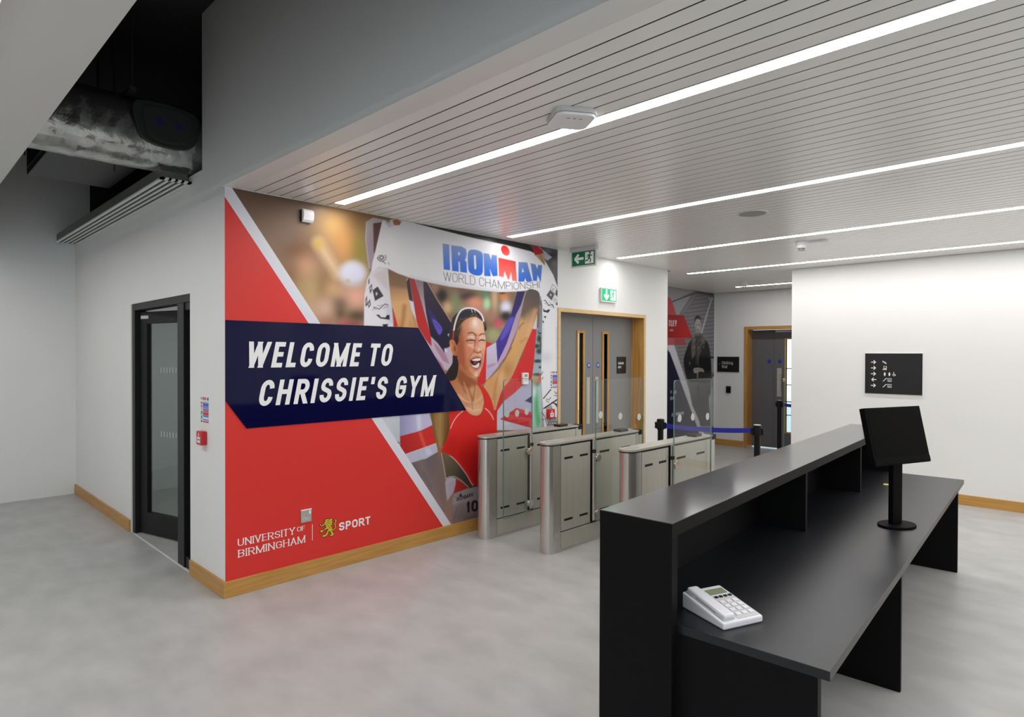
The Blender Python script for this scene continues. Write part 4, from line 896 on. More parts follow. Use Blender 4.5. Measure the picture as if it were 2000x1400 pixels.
# university logotype, sport wordmark and crest on the red field
text_mesh('UNIVERSITY', fm, 1.774, .339, .425, .053, wid=.75, t=.15, track=.13, w=.0021, thin=.42, serif=.15).build('logotype_line', 'letter', mural, smooth=False)
text_mesh('OF', fm, 2.215, .353, .066, .036, wid=.8, t=.16, track=.05, w=.0021, thin=.42, serif=.13).build('logotype_line', 'letter', mural, smooth=False)
text_mesh('BIRMINGHAM', fm, 1.776, .260, .506, .054, wid=.75, t=.15, track=.13, w=.0021, thin=.42, serif=.15).build('logotype_line', 'letter', mural, smooth=False)
MB().prism([(2.339, .262), (2.343, .262), (2.343, .385), (2.339, .385)], fm, .0015, .0021).build('logotype_divider', 'letter', mural, smooth=False)
text_mesh('SPORT', fm, 2.568, .288, .290, .065, wid=.72, t=.2, track=.12, w=.0021).build('sport_wordmark', 'letter', mural, smooth=False)
def lion(k, w):
    """rampant lion silhouette in a unit box, grown by k"""
    parts = [
     [(.30,.98),(.42,1.0),(.55,.97),(.68,.99),(.74,.93),(.70,.86),(.76,.80),(.70,.74),(.74,.66),(.66,.60),(.68,.52),(.74,.44),(.70,.36),(.58,.34),(.50,.40),(.44,.48),(.36,.52),(.38,.60),(.30,.64),(.34,.70),(.24,.74),(.30,.80),(.24,.84),(.34,.88)],
     [(.36,.74),(.22,.66),(.10,.66),(.02,.72),(.00,.80),(.08,.82),(.04,.74),(.14,.72),(.24,.76),(.34,.82)],
     [(.42,.56),(.30,.50),(.18,.44),(.06,.46),(.02,.40),(.06,.32),(.16,.34),(.26,.40),(.40,.44),(.48,.46)],
     [(.54,.42),(.44,.34),(.40,.24),(.34,.16),(.18,.16),(.14,.08),(.22,.04),(.36,.06),(.46,.12),(.52,.24),(.62,.34)],
     [(.70,.44),(.76,.34),(.74,.22),(.82,.14),(.84,.04),(.72,.0),(.58,.02),(.60,.08),(.70,.10),(.64,.20),(.58,.32)],
     [(.72,.36),(.86,.38),(.92,.46),(.88,.56),(.86,.66),(.92,.76),(.90,.86),(.96,.92),(1.0,.80),(.96,.70),(.92,.64),(.96,.54),(.98,.44),(.90,.34),(.76,.31)]]
    mb = MB()
    for p in parts:
        wl = lay(w)
        cx = sum(q[0] for q in p)/len(p); cy = sum(q[1] for q in p)/len(p)
        n = len(p); out = []
        for i, (x, y) in enumerate(p):
            ax, ay = p[i-1]; bx, by = p[(i+1) % n]; tx, ty = bx-ax, by-ay; l = math.hypot(tx, ty) or 1
            sgn = 1 if sum(p[j-1][0]*p[j][1]-p[j][0]*p[j-1][1] for j in range(n)) > 0 else -1
            out.append((x+sgn*ty/l*k, y-sgn*tx/l*k))
        P = [fm(2.401+x*.146, .262+y*.142, wl) for x, y in out]
        mb.add(P, [tuple(range(n))])
    return mb
lion(.028, .0021).build('crest_outline', 'lion_dark', mural, smooth=False)
ln = lion(-.006, .0034).build('crest_lion', 'lion', mural, smooth=False)
mm = MB()
for pl in ([(.40,.93),(.50,.90),(.60,.94)], [(.42,.84),(.47,.80),(.56,.84),(.64,.82)], [(.36,.74),(.46,.70),(.54,.74),(.64,.70)], [(.44,.62),(.54,.58),(.62,.62)], [(.50,.48),(.60,.50),(.62,.42)], [(.30,.70),(.36,.66)], [(.22,.42),(.30,.44)], [(.48,.24),(.52,.32)], [(.68,.26),(.70,.34)]):
    for q in ribbon(pl, .022): mm.add([fm(2.401+x*.146, .262+y*.142, lay(.0046)) for x, y in q], [(0, 1, 2, 3)])
mm.build('crest_line', 'lion_dark', ln, smooth=False)['kind'] = 'stuff'

# navy welcome panel fixed over the mural
ws = thing('welcome_panel', (XW+.002, 2.8, 1.163), 'glossy navy panel lettered WELCOME TO CHRISSIE\'S GYM fixed across the red mural', 'sign')
MB().prism([(1.6895, 1.930), (3.345, 1.930), (3.912, 1.167), (1.836, 1.167), (1.6895, 1.372)], fm, .0022, .0085).build('panel', 'navy', ws, smooth=False)
text_letters('WELCOME TO', fm, 1.812, 1.597, 1.245, .187, ws, 'letter', wid=.45, t=.18, track=.07, shear=.20, w=.0105, space=.22)
text_letters("CHRISSIE'S GYM", fm, 1.905, 1.320, 1.610, .187, ws, 'letter', wid=.45, t=.18, track=.07, shear=.20, w=.0105, space=.22)

# ------------------------------------------------------------------ black and white mural in the alcove
mural2 = thing('alcove_mural_print', (XA, 9.9, .113), 'black and white alcove mural of a man in a coat beside red shapes', 'mural')
def paint_alcove(c):
    T, U = Z(1290, 540, 8.75), Z(1290, 690, 8.75)
    c.poly(T((0, 0), (1000, 0), (1000, 3000), (0, 3000)), (132, 130, 134))
    for k in range(34):
        y = 330+k*66; c.line(T((300, y+50-k*1.5), (920, y-40+k*1.2)), .9, (60, 60, 64), .7, .9)
        c.line(T((300, y+75-k*1.5), (920, y-15+k*1.2)), 2.2, (116, 114, 118), 1.5, .5)
    c.poly(T((0, 120), (580, 240), (560, 280), (320, 655), (0, 655)), (164, 164, 166)); c.poly(T((150, 140), (570, 245), (450, 250), (150, 190)), (150, 148, 150), 2)
    c.poly(T((560, 265), (640, 300), (405, 645), (318, 645)), (124, 124, 128)); c.line(T((600, 300), (390, 610)), 1, (160, 160, 164)); c.line(T((150, 450), (380, 360), (560, 295), (720, 270)), 2.2, (74, 74, 78)); c.line(T((380, 350), (560, 265)), 1, (84, 84, 88)); c.poly(T((580, 240), (905, 290), (905, 360), (760, 300), (640, 290)), (70, 70, 74), 2, .8); c.blob(*T((838, 375))[0], 1.8, 1.8, (200, 200, 204))
    c.line(T((882, 370), (800, 620), (700, 960)), 3.4, (182, 180, 184)); c.line(T((892, 400), (812, 640)), .8, (90, 90, 94))
    # red shapes and name
    c.poly(T((100, 340), (165, 365), (205, 450), (268, 655), (100, 655)), (196, 78, 76)); c.poly(T((100, 648), (398, 664), (545, 1052), (100, 1046)), grad((150, 22, 28), T((160, 800))[0], (188, 32, 36), T((450, 900))[0])); c.poly(T((100, 1046), (402, 1050), (442, 1172), (100, 1172)), (196, 82, 80), .7, .75); c.poly(T((235, 1052), (402, 1050), (442, 1172), (235, 1172)), (140, 62, 62), .7, .5)
    st, Lw = layout('TLEY', 100, .4, 15, .1)
    for pl in st: c.line(T(*[(135+x/Lw*138+y*.06, 848-y*1.02) for x, y in pl]), 1.7, (226, 216, 212), .6)
    st, Lw = layout('-1992', 100, .5, 18, .12)
    for pl in st: c.line(T(*[(152+x/Lw*64, 934-y*.34) for x, y in pl]), .8, (214, 190, 188), .5)
    # navy field and pale stripe
    c.poly(T((100, 1180), (160, 1290), (640, 2560), (640, 3000), (100, 3000)), (24, 24, 52)); c.poly(T((120, 1172), (232, 1172), (700, 2570), (840, 3000), (770, 3000), (622, 2560), (160, 1300), (120, 1250)), (204, 204, 212))
    for txt, x, y, wv, hh in (('ON', 215, 695, 48, 54), ('T', 165, 695, 22, 54), ('GA', 165, 795, 62, 54), ('PURSUITS', 262, 1062, 132, 48), ('E', 188, 1075, 30, 48), ('EY', 282, 1165, 62, 48)):
        st, Lw = layout(txt, 100, .42, 16, .12)
        for pl in st: c.line(U(*[(x+a/Lw*wv+b*.05, y-b/100*hh-(a/Lw*wv)*.12) for a, b in pl]), 1.0, (206, 206, 212), .5)
    # man
    c.poly(U((520, 380), (850, 360), (880, 520), (870, 640), (820, 760), (850, 1240), (700, 1240), (640, 1100), (540, 880), (450, 420)), grad((96, 94, 92), U((560, 500))[0], (50, 50, 52), U((780, 700))[0])); c.poly(U((620, 560), (660, 560), (700, 1240), (680, 1240)), (44, 44, 46), 2)
    c.poly(spline(T((500, 1115), (560, 1060), (640, 1020), (720, 1060), (800, 1120), (840, 1260), (862, 1500), (870, 1720), (850, 1800), (760, 1830), (640, 1800), (520, 1800), (455, 1740), (405, 1560), (400, 1400), (450, 1230))), (26, 26, 28))
    c.poly(spline(T((560, 1040), (620, 990), (700, 985), (750, 1060), (760, 1140), (700, 1180), (680, 1300), (640, 1400), (600, 1330), (540, 1400), (525, 1150))), (98, 94, 88)); c.poly(T((590, 1020), (690, 1010), (680, 1180), (640, 1500), (600, 1500), (590, 1200)), (58, 58, 58), 1); c.line(T((640, 1120), (650, 1560)), .9, (130, 130, 130), .8, .7)
    for k in range(26): c.blob(*T((535+(k*37) % 215, 1040+(k*61) % 250))[0], 1.6, 1.8, ((124, 118, 110) if k % 2 else (74, 70, 66)), .7)
    c.poly(spline(T((584, 780), (596, 720), (640, 700), (682, 730), (696, 800), (692, 900), (670, 975), (638, 1010), (604, 970), (590, 890))), (168, 164, 162)); c.poly(spline(T((582, 800), (584, 710), (630, 665), (684, 700), (694, 780), (672, 730), (610, 730))), (52, 50, 50)); c.line(T((606, 830), (630, 828)), 1.0, (50, 48, 48)); c.line(T((652, 828), (678, 828)), 1.0, (50, 48, 48)); c.blob(*T((640, 905))[0], 1.6, 1.2, (120, 114, 112)); c.line(T((622, 925), (662, 925)), .9, (70, 64, 64)); c.line(T((640, 840), (642, 890)), .9, (200, 196, 194), .8, .7); c.poly(T((604, 860), (590, 900), (604, 960), (614, 900)), (110, 106, 106), 1, .7); c.poly(T((600, 960), (680, 955), (690, 1020), (600, 1030)), (90, 88, 86), 1.4, .7)
    c.poly(spline(U((565, 260), (640, 245), (720, 262), (745, 320), (690, 310), (640, 325), (575, 335))), (158, 150, 146)); c.line(U((585, 290), (690, 275)), .8, (96, 90, 88)); c.line(U((632, 340), (632, 420)), 2.6, (176, 172, 170)); c.line(U((632, 350), (632, 420)), 1, (40, 40, 42)); c.line(U((497, 155), (500, 185)), 1, (200, 200, 200))
    # pale ground behind the man's right
    c.poly(U((880, 430), (925, 380), (940, 1240), (862, 1240), (826, 760), (868, 660), (890, 540)), (176, 176, 180)); c.poly(U((845, 50), (930, 50), (930, 90), (850, 85)), (40, 40, 42)); c.poly(U((870, 90), (930, 90), (925, 330), (870, 320)), (150, 156, 164)); c.poly(U((862, 380), (925, 340), (920, 372), (865, 400)), (70, 70, 72))
sheet('photo_print', np.arange(8.70, YB-.001, .016), np.linspace(.113, ZC, 240), on_alcove, .0012, paint_alcove, mural2, proj=to_image_px(on_alcove), base=(140, 140, 140))

# ================================================================== TURNSTILE GATES
def gate(xc, y0, wing, label, L=1.42):
    """pedestal along y from its round nose at y0; wing = (u0, u1, swing metres, z0, z1, dots) measured from y0"""
    r = .073; H0 = .165; HT = .918
    t = thing('turnstile_gate', (xc, y0, 0), label, 'turnstile', 'stainless steel turnstile pedestals')
    D = [(xc+r*math.cos(a), y0+r+r*math.sin(a)) for a in [math.radians(180+180*k/20) for k in range(21)]]
    nose = D+[(xc+r, y0+.145), (xc-r, y0+.145)]
    fz = lambda u, v, w: (u, v, w)
    MB().prism(nose, fz, 0, HT).build('nose_post', 'steel', t)
    B(xc-r, xc+r, y0+L-.10, y0+L, 0, HT).build('tail_post', 'steel_flat', t, bevel=.006)
    B(xc-r+.006, xc+r-.006, y0+.145, y0+L-.10, H0, HT).build('core', 'black', t, smooth=False)
    B(xc-r-.004, xc+r+.004, y0+.150, y0+L-.105, .025, H0).build('plinth', 'steel_flat', t, bevel=.003)
    B(xc-r+.004, xc+r-.004, y0+.150, y0+L-.105, 0, .025).build('plinth_foot', 'steel', t, smooth=False)
    py = y0+.60                                              # pivot position
    for sx in (1, -1):
        for a, b in ((y0+.152, py-.035), (py+.035, y0+L-.108)):
            x1 = xc+sx*(r-.006); x2 = xc+sx*(r+.001)
            p = B(min(x1, x2), max(x1, x2), a, b, H0+.009, HT-.008).build('side_panel', 'steel_flat', t, bevel=.0015)
            if sx == 1:
                for z in (.255, .790):
                    for f in (.10, .62):
                        s0 = a+(b-a)*f; s1 = s0+(.118 if b-a < .5 else .155)
                        MB().prism(rrect(s0, s1, z, z+.019, .006, 3), lambda u, v, w: (xc+r+.001+w, u, v), 0, .0012).build('slot', 'black', p, smooth=False)
    top = [(xc+(r+.004)*math.cos(a), y0+r+(r+.006)*math.sin(a)) for a in [math.radians(180+180*k/20) for k in range(21)]]+[(xc+r+.004, y0+L), (xc-r-.004, y0+L)]
    MB().prism(top, fz, HT, HT+.010).build('gasket', 'rubber', t)
    MB().prism(top, fz, HT+.010, HT+.026).build('lid', 'steel_flat', t)
    MB().prism(circle(xc, y0+.12, .042, .085, n=28), fz, HT+.026, HT+.0268).build('scanner_window', 'grey_plastic', t)
    B(xc-.045, xc+.045, y0+L-.33, y0+L-.20, HT+.026, HT+.05).build('card_reader', 'black_gloss', t, bevel=.005)
    B(xc-.02, xc+r+.006, y0+L-.06, y0+L+.012, HT-.02, HT+.028).build('tail_bracket', 'black', t, bevel=.003)
    px = xc+r+.012
    MB().cyl((px, py, H0+.02), (px, py, HT+.01), .017, 20).build('pivot_post', 'steel', t)
    MB().cyl((px, py, .805), (px, py, .835), .024, 20).build('pivot_collar', 'rubber', t)
    MB().cyl((px, py, H0+.012), (px, py, H0+.024), .022, 20).build('pivot_collar', 'rubber', t)
    u0, u1, sw, z0, z1, dots = wing
    a = Vector((px+.012, py+u0, 0)); b = Vector((px+.012+sw, py+u1, 0))
    d = (b-a); Lw = d.length; d.normalize(); n = Vector((d.y, -d.x, 0))
    fw = lambda u, v, w: tuple(a+d*u+n*w+Vector((0, 0, v)))
    g = MB().prism(rrect(0, Lw, z0, z1, .03, 6), fw, -.005, .005).build('glass_wing', 'glass', t, smooth=False)
    # polished green rim of the glass
    outer, inner = rrect(0, Lw, z0, z1, .03, 6), rrect(.0025, Lw-.0025, z0+.0025, z1-.0025, .0275, 6)
    mb = MB(); k = len(outer)
    for w in (-.0052, .0052):
        mb.add([fw(u, v, w) for u, v in outer]+[fw(u, v, w) for u, v in inner], [(i, (i+1) % k, k+(i+1) % k, k+i) for i in range(k)])
    mb.add([fw(u, v, -.0052) for u, v in outer]+[fw(u, v, .0052) for u, v in outer], [(i, (i+1) % k, k+(i+1) % k, k+i) for i in range(k)])
    mb.build('glass_rim', 'glass_edge', g, smooth=False)
    for u, z in dots: MB().prism(circle(u*Lw, z, .033, n=24), fw, .0052, .0060).build('safety_dot', 'frost', g, smooth=False)
    for z in (.25, .755):
        mb = MB(); q = a+d*.035
        mb.cyl(q+n*-.016+Vector((0, 0, z)), q+n*.016+Vector((0, 0, z)), .036, 24)
        mb.obox(Vector((px, py, z-.02))-n*.012, d*.04, n*.024, (0, 0, .04))
        mb.build('hinge_clamp', 'chrome', t, bevel=.002)
    return t
gate(-4.165, 3.865, (0, -.455, .06, .18, 1.465, ((.18, 1.145), (.52, 1.14), (.86, 1.145))), 'steel turnstile pedestal beside the red mural, its glass wing turned towards the viewer')
gate(-3.475, 3.955, (.01, .80, 0, .18, 1.470, ((.09, 1.145), (.49, 1.11), (.90, 1.08))), 'middle steel turnstile pedestal standing between the other two')
gate(-2.785, 4.135, (.01, .69, 0, .18, 1.480, ((.13, 1.15), (.47, 1.145), (.88, 1.13))), 'steel turnstile pedestal nearest the reception desk, its foot hidden by the counter')

# ================================================================== QUEUE BARRIERS
def stanchion(x, y, label, belt_to=None, h=.98, side=None, cap='light_grey'):
    t = thing('queue_barrier_post', (x, y, 0), label, 'barrier post', 'black belt barrier posts')
    MB().lathe((x, y, 0), [(.16, 0), (.16, .012), (.15, .022), (.05, .034), (.036, .05)]).build('base', 'black', t)
    MB().cyl((x, y, .04), (x, y, h-.10), .032, 28).build('post', 'black', t)
    mb = MB(); mb.cyl((x, y, h-.11), (x, y, h), .042, 28)
    hd = mb.build('belt_head', 'black', t, bevel=.002)
    for a in range(4):
        an = math.radians(a*90+(math.degrees(side) if side is not None else 0)); c, s = math.cos(an), math.sin(an)
        MB().obox(Vector((x+c*.04-s*-.012, y+s*.04+c*-.012, h-.10)), (c*.022, s*.022, 0), (-s*.024, c*.024, 0), (0, 0, .07)).build('belt_slot', 'black', hd, bevel=.002)
    MB().cyl((x, y, h), (x, y, h+.006), .036, 28).build('cap', cap, hd)
    if belt_to is not None:
        q = Vector((belt_to[0], belt_to[1], 0)); p = Vector((x, y, 0)); d = (q-p).normalized(); n = Vector((d.y, -d.x, 0))
        p += d*.045; q -= d*.045; N = 14; L = (q-p).length; mb = MB(); V = []
        for i in range(N+1):
            f = i/N; z = h-.09-.02*4*f*(1-f)
            c = p+d*L*f
            V += [c+n*.001+Vector((0, 0, z)), c-n*.001+Vector((0, 0, z)), c-n*.001+Vector((0, 0, z+.05)), c+n*.001+Vector((0, 0, z+.05))]
        Fs = []
        for i in range(N): Fs += [(i*4+j, i*4+(j+1) % 4, i*4+4+(j+1) % 4, i*4+4+j) for j in range(4)]
        mb.add(V, Fs+[(0, 1, 2, 3), (N*4+3, N*4+2, N*4+1, N*4)]); mb.build('belt', 'belt', t)
    return t
bA, bB = (-3.62, 6.10), (-2.66, 6.40)
an = math.atan2(bB[1]-bA[1], bB[0]-bA[0])
stanchion(*bA, 'black barrier post by the grey double doors, pulling out the long blue belt', bB, .975, an, 'black')
stanchion(*bB, 'black barrier post in front of the corridor, catching the blue belt end', None, .965, an)
stanchion(-3.90, 10.25, 'black barrier post right in front of the far grey doors', (-3.17, 10.42), .955)
gs = thing('glass_screen', (-3.66, 9.80, 0), 'freestanding glass screen seen edge on before the far doors', 'glass screen')
dd = Vector((-.35, .937, 0)); nn = Vector((dd.y, -dd.x, 0)); o = Vector((-3.66, 9.80, 0))
MB().obox(o+nn*-.006+Vector((0, 0, .03)), dd*.36, nn*.012, (0, 0, 1.30)).build('pane', 'glass', gs, smooth=False)
mb = MB(); mb.obox(o+nn*-.0065+Vector((0, 0, .03))-dd*.001, dd*.006, nn*.013, (0, 0, 1.30)); mb.obox(o+nn*-.0065+Vector((0, 0, 1.33)), dd*.36, nn*.013, (0, 0, .002))
mb.build('polished_edge', 'glass_edge', gs, smooth=False)
MB().obox(o+nn*-.02, dd*.36, nn*.04, (0, 0, .04)).build('floor_channel', 'steel_flat', gs, smooth=False)
MB().obox(o+nn*-.02+dd*-.012+Vector((0, 0, 1.28)), dd*.05, nn*.04, (0, 0, .05)).build('corner_clip', 'chrome', gs, bevel=.003)

# ================================================================== SIGNS AND WALL FITTINGS
def man(mb, fn, x, y, s, w, mir=1):
    """running figure through a doorway"""
    q = lambda pts: [(lambda wl: [fn(x+mir*a*s, y+b*s, wl) for a, b in pts])(lay(w))][0]
    mb.add(q(circle(.04, .87, .10, n=14)), [tuple(range(14))])
    for pl, t in (([(-.01, .75), (-.06, .44)], .20), ([(-.06, .46), (.10, .30), (.04, .04)], .10), ([(-.08, .45), (-.20, .26), (-.40, .24)], .10), ([(-.02, .72), (.18, .60), (.26, .70)], .07), ([(-.06, .70), (-.24, .66), (-.28, .48)], .07)):
        for r_ in ribbon(pl, t): mb.add(q(r_), [(0, 1, 2, 3)])
    return mb
def exit_face(parent, fn, u0, u1, v0, v1, w, arrow, green, white):
    W = u1-u0; Hh = v1-v0
    MB().prism([(u0, v0), (u1, v0), (u1, v1), (u0, v1)], fn, w-.001, w).build('green_face', green, parent, smooth=False)
    dx0, dx1 = u0+W*.58, u0+W*.95
    MB().add([fn(a, b, w+.0006) for a, b in ((dx0, v0+Hh*.08), (dx1, v0+Hh*.08), (dx1, v0+Hh*.92), (dx0, v0+Hh*.92))], [(0, 1, 2, 3)]).build('doorway_symbol', white, parent, smooth=False)
    man(MB(), fn, u0+W*.78, v0+Hh*.10, Hh*.86, w+.0012, 1).build('running_figure', green, parent, smooth=False)
    cx, cy, s = u0+W*.30, v0+Hh*.5, Hh*.31; mb = MB()
    R_ = (lambda a, b: (cx+a*s, cy+b*s)) if arrow == 'left' else (lambda a, b: (cx+b*s, cy+a*s))
    for pl, t in (([(-.9, 0), (1.1, 0)], .60), ([(-1.2, -.12), (-.05, 1.0)], .62), ([(-1.2, .12), (-.05, -1.0)], .62)):
        for q in ribbon([(a_, b_) for a_, b_ in pl], t): wl = lay(w+.0006); mb.add([fn(*R_(a, b), wl) for a, b in q], [(0, 1, 2, 3)])
    mb.build('arrow', white, parent, smooth=False)
es = thing('exit_sign', (-4.09, 5.30, ZC), 'green exit sign with left arrow hanging from the ceiling', 'exit sign')
B(-4.27, -3.92, 5.285, 5.335, ZC-.045, ZC).build('housing', 'light_grey', es, bevel=.004)
B(-4.262, -3.928, 5.305, 5.313, ZC-.215, ZC-.04).build('blade', 'light_grey', es, bevel=.002)
exit_face(es, lambda u, v, w: (u, 5.305-w, v), -4.247, -3.943, ZC-.198, ZC-.05, .001, 'left', 'exit_green', 'exit_white')
es = thing('exit_sign', (XW, 6.19, 2.33), 'small lit green exit sign with down arrow above the grey doors', 'exit sign')
MB().prism(rrect(6.035, 6.35, 2.328, 2.498, .008, 3), on_mural, 0, .032).build('housing', 'trim_white', es, smooth=False)
exit_face(es, on_mural, 6.047, 6.338, 2.342, 2.488, .033, 'down', 'exit_lit', 'exit_white_lit')

s = thing('motion_sensor', (XW, 2.29, 2.70), 'white curved motion sensor on the mural under the ceiling', 'sensor')
MB().prism(rrect(2.240, 2.322, 2.695, 2.788, .012, 4), on_mural, .001, .020).build('shadow_plate', 'black', s)  # black plate set off to one side, standing in for the sensor's shadow
mb = MB(); prof = [(.0, .0), (.0, .034), (.02, .044), (.06, .048), (.085, .040), (.097, .018), (.097, 0)]
pts = [(2.690+a, w_) for a, w_ in [(.0, .016), (.004, .030), (.02, .044), (.06, .052), (.09, .046), (.102, .026), (.102, .016)]]
mb.prism(pts, lambda u, v, w: (XW+v, w, u), 2.246, 2.332); mb.build('cover', 'white_plastic', s, bevel=.004)

for nm, fn, u0, u1, v0, v1, lb, w in (('a', on_left, -4.87, -4.715, 1.185, 1.378, 'printed fire action notice on the white corner by the glazed door', .002), ('b', on_mural, 5.143, 5.256, 1.322, 1.512, 'printed fire action notice on the mural beside the oak door frame', .003)):
    n = thing('fire_notice', fn((u0+u1)/2, v0, 0), lb, 'notice', 'fire action notices')
    MB().prism([(u0-.006, v0-.006), (u1+.006, v0-.006), (u1+.006, v1+.006), (u0-.006, v1+.006)], fn, 0, w).build('backing', 'white_plastic', n, smooth=False)
    def pn(c):
        P = lambda *q: [(u0+a*(u1-u0), v0+b*(v1-v0)) for a, b in q]
        bx = lambda a0, a1, b0, b1, col: c.poly(P((a0, b0), (a1, b0), (a1, b1), (a0, b1)), col, .0012)
        bx(.2, .72, .89, .985, (198, 56, 62)); bx(.2, .72, .93, .945, (240, 230, 230)); bx(.84, .98, .88, .99, (60, 40, 50)); bx(.02, .12, .90, .98, (110, 120, 160))
        for b0, b1, col in ((.66, .82, (70, 104, 190)), (.56, .66, (120, 140, 206)), (.49, .55, (206, 70, 74)), (.43, .48, (90, 112, 180)), (.31, .42, (212, 58, 60)), (.24, .30, (84, 112, 184)), (.12, .16, (100, 116, 168)), (.03, .09, (196, 90, 104))): bx(.28, 1, b0, b1, col)
        bx(.3, .98, .775, .80, (226, 232, 244)); bx(.34, .94, .17, .225, (226, 230, 240))
        for b0, b1, col in ((.72, .80, (196, 60, 66)), (.60, .68, (190, 90, 100)), (.52, .57, (206, 140, 146)), (.32, .46, (40, 150, 110)), (.14, .28, (60, 160, 120)), (.03, .09, (60, 30, 50))): bx(.02, .2, b0, b1, col)
    sheet('printed_sheet', np.linspace(u0, u1, 50), np.linspace(v0, v1, 90), fn, w+.0006, pn, n, base=(228, 230, 236))
for fn, u, z, lb in ((on_left, -4.80, 1.078, 'red fire call point on the white corner below its notice'), (on_mural, 5.125, 1.052, 'red fire call point on the mural beside the oak door frame')):
    k = thing('fire_call_point', fn(u, z-.05, 0), lb, 'call point', 'red fire call points')
    MB().prism(rrect(u-.050, u+.050, z-.050, z+.050, .008, 4), fn, .001, .042).build('box', 'call_red', k, bevel=.004)
    MB().prism(rrect(u-.028, u+.028, z-.034, z+.010, .003, 3), fn, .042, .0435).build('glass_panel', 'white_plastic', k, smooth=False)
    mb = MB(); mb.prism(circle(u, z-.010, .007, n=14), fn, .0435, .044)
    for sg in (-1, 1): mb.prism([(u+sg*.022, z-.016), (u+sg*.022, z-.004), (u+sg*.011, z-.010)], fn, .0435, .044)
    mb.build('press_symbol', 'black', k, smooth=False)
    MB().prism([(u-.012, z+.018), (u+.010, z+.018), (u, z+.040)], fn, .042, .043).build('flame_symbol', 'letter', k, smooth=False)

k = thing('wall_thermostat', on_mural(4.722, 1.385, 0), 'white two-part control box on the mural above the turnstile glass', 'thermostat')
MB().prism(rrect(4.682, 4.764, 1.448, 1.505, .004, 3), on_mural, .001, .028).build('upper_box', 'white_plastic', k, bevel=.002)
MB().prism(rrect(4.684, 4.766, 1.385, 1.446, .004, 3), on_mural, .001, .026).build('lower_box', 'white_plastic', k, bevel=.002)
MB().prism([(4.70, 1.462), (4.746, 1.462), (4.746, 1.492), (4.70, 1.492)], on_mural, .028, .0286).build('display', 'grey_plastic', k, smooth=False)
MB().prism([(4.70, 1.424), (4.75, 1.424), (4.75, 1.436), (4.70, 1.436)], on_mural, .026, .0266).build('switch', 'light_grey', k, smooth=False)

k = thing('power_socket', on_mural(2.287, .412, 0), 'brushed steel single power socket on the red field above the logotype', 'socket')
MB().prism(rrect(2.245, 2.330, .414, .508, .004, 3), on_mural, .0016, .010).build('face_plate', 'steel_flat', k, bevel=.0015)
MB().prism([(2.245, .505), (2.330, .505), (2.330, .512), (2.245, .512)], on_mural, .0016, .012).build('top_edge', 'white_plastic', k, smooth=False)
MB().prism([(2.308, .474), (2.322, .474), (2.322, .498), (2.308, .498)], on_mural, .010, .014).build('switch', 'white_plastic', k, smooth=False)
mb = MB()
for a, b, s1, s2 in ((2.283, .466, .006, .011), (2.272, .440, .009, .007), (2.297, .440, .009, .007)): mb.prism(rrect(a-s1, a+s1, b-s2, b+s2, .003, 3), on_mural, .010, .0106)
sk = mb.build('pin_shutter', 'white_plastic', k, smooth=False)
mb = MB()
for a, b, s1, s2 in ((2.283, .466, .0028, .007), (2.272, .440, .005, .0028), (2.297, .440, .005, .0028)): mb.prism([(a-s1, b-s2), (a+s1, b-s2), (a+s1, b+s2), (a-s1, b+s2)], on_mural, .0106, .0110)
mb.build('pin_hole', 'black', sk, smooth=False)

k = thing('door_sign', (-4.598, 6.765, 1.45), 'small black door sign on the right leaf of the grey double doors', 'sign')
fsg = lambda u, v, w: (-4.60+w, u, v)
MB().prism([(6.665, 1.452), (6.868, 1.452), (6.868, 1.668), (6.665, 1.668)], fsg, .0005, .008).build('plate', 'sign_black', k, smooth=False)
mb = MB()
for z, runs in ((1.570, ((6.686, 6.692), (6.70, 6.716), (6.720, 6.734), (6.739, 6.754), (6.760, 6.778), (6.784, 6.812))), (1.520, ((6.686, 6.706), (6.712, 6.722), (6.728, 6.740), (6.748, 6.756)))):
    for a, b in runs: mb.add([fsg(u, v, .0085) for u, v in ((a, z), (b, z), (b, z+.028), (a, z+.028))], [(0, 1, 2, 3)])
mb.build('lettering', 'light_grey', k, smooth=False)

k = thing('room_sign', on_back(-5.16, 1.374, 0), 'black sign plate reading Climbing Wall on the corridor wall', 'sign')
MB().prism([(-5.375, 1.376), (-4.955, 1.376), (-4.955, 1.660), (-5.375, 1.660)], on_back, 0, .014).build('plate', 'sign_black', k, smooth=False)
text_mesh('Climbing', on_back, -5.285, 1.520, .215, .056, wid=.66, t=.12, track=.14, w=.0145).build('lettering', 'light_grey', k, smooth=False)
text_mesh('Wall', on_back, -5.285, 1.447, .105, .056, wid=.66, t=.12, track=.14, w=.0145).build('lettering', 'light_grey', k, smooth=False)
MB().add([on_back(a, b, .0145) for a, b in ((-5.332, 1.508), (-5.316, 1.522), (-5.322, 1.534))], [(0, 1, 2)]).build('arrow', 'light_grey', k, smooth=False)
k = thing('card_reader', on_back(-5.15, .985, 0), 'small black card reader on the corridor wall below the sign', 'card reader')
MB().prism(rrect(-5.195, -5.108, .985, 1.112, .008, 3), on_back, .001, .030).build('body', 'black_gloss', k, bevel=.004)
MB().prism(circle(-5.151, 1.09, .006, n=12), on_back, .030, .0306).build('indicator', 'grey_plastic', k, smooth=False)

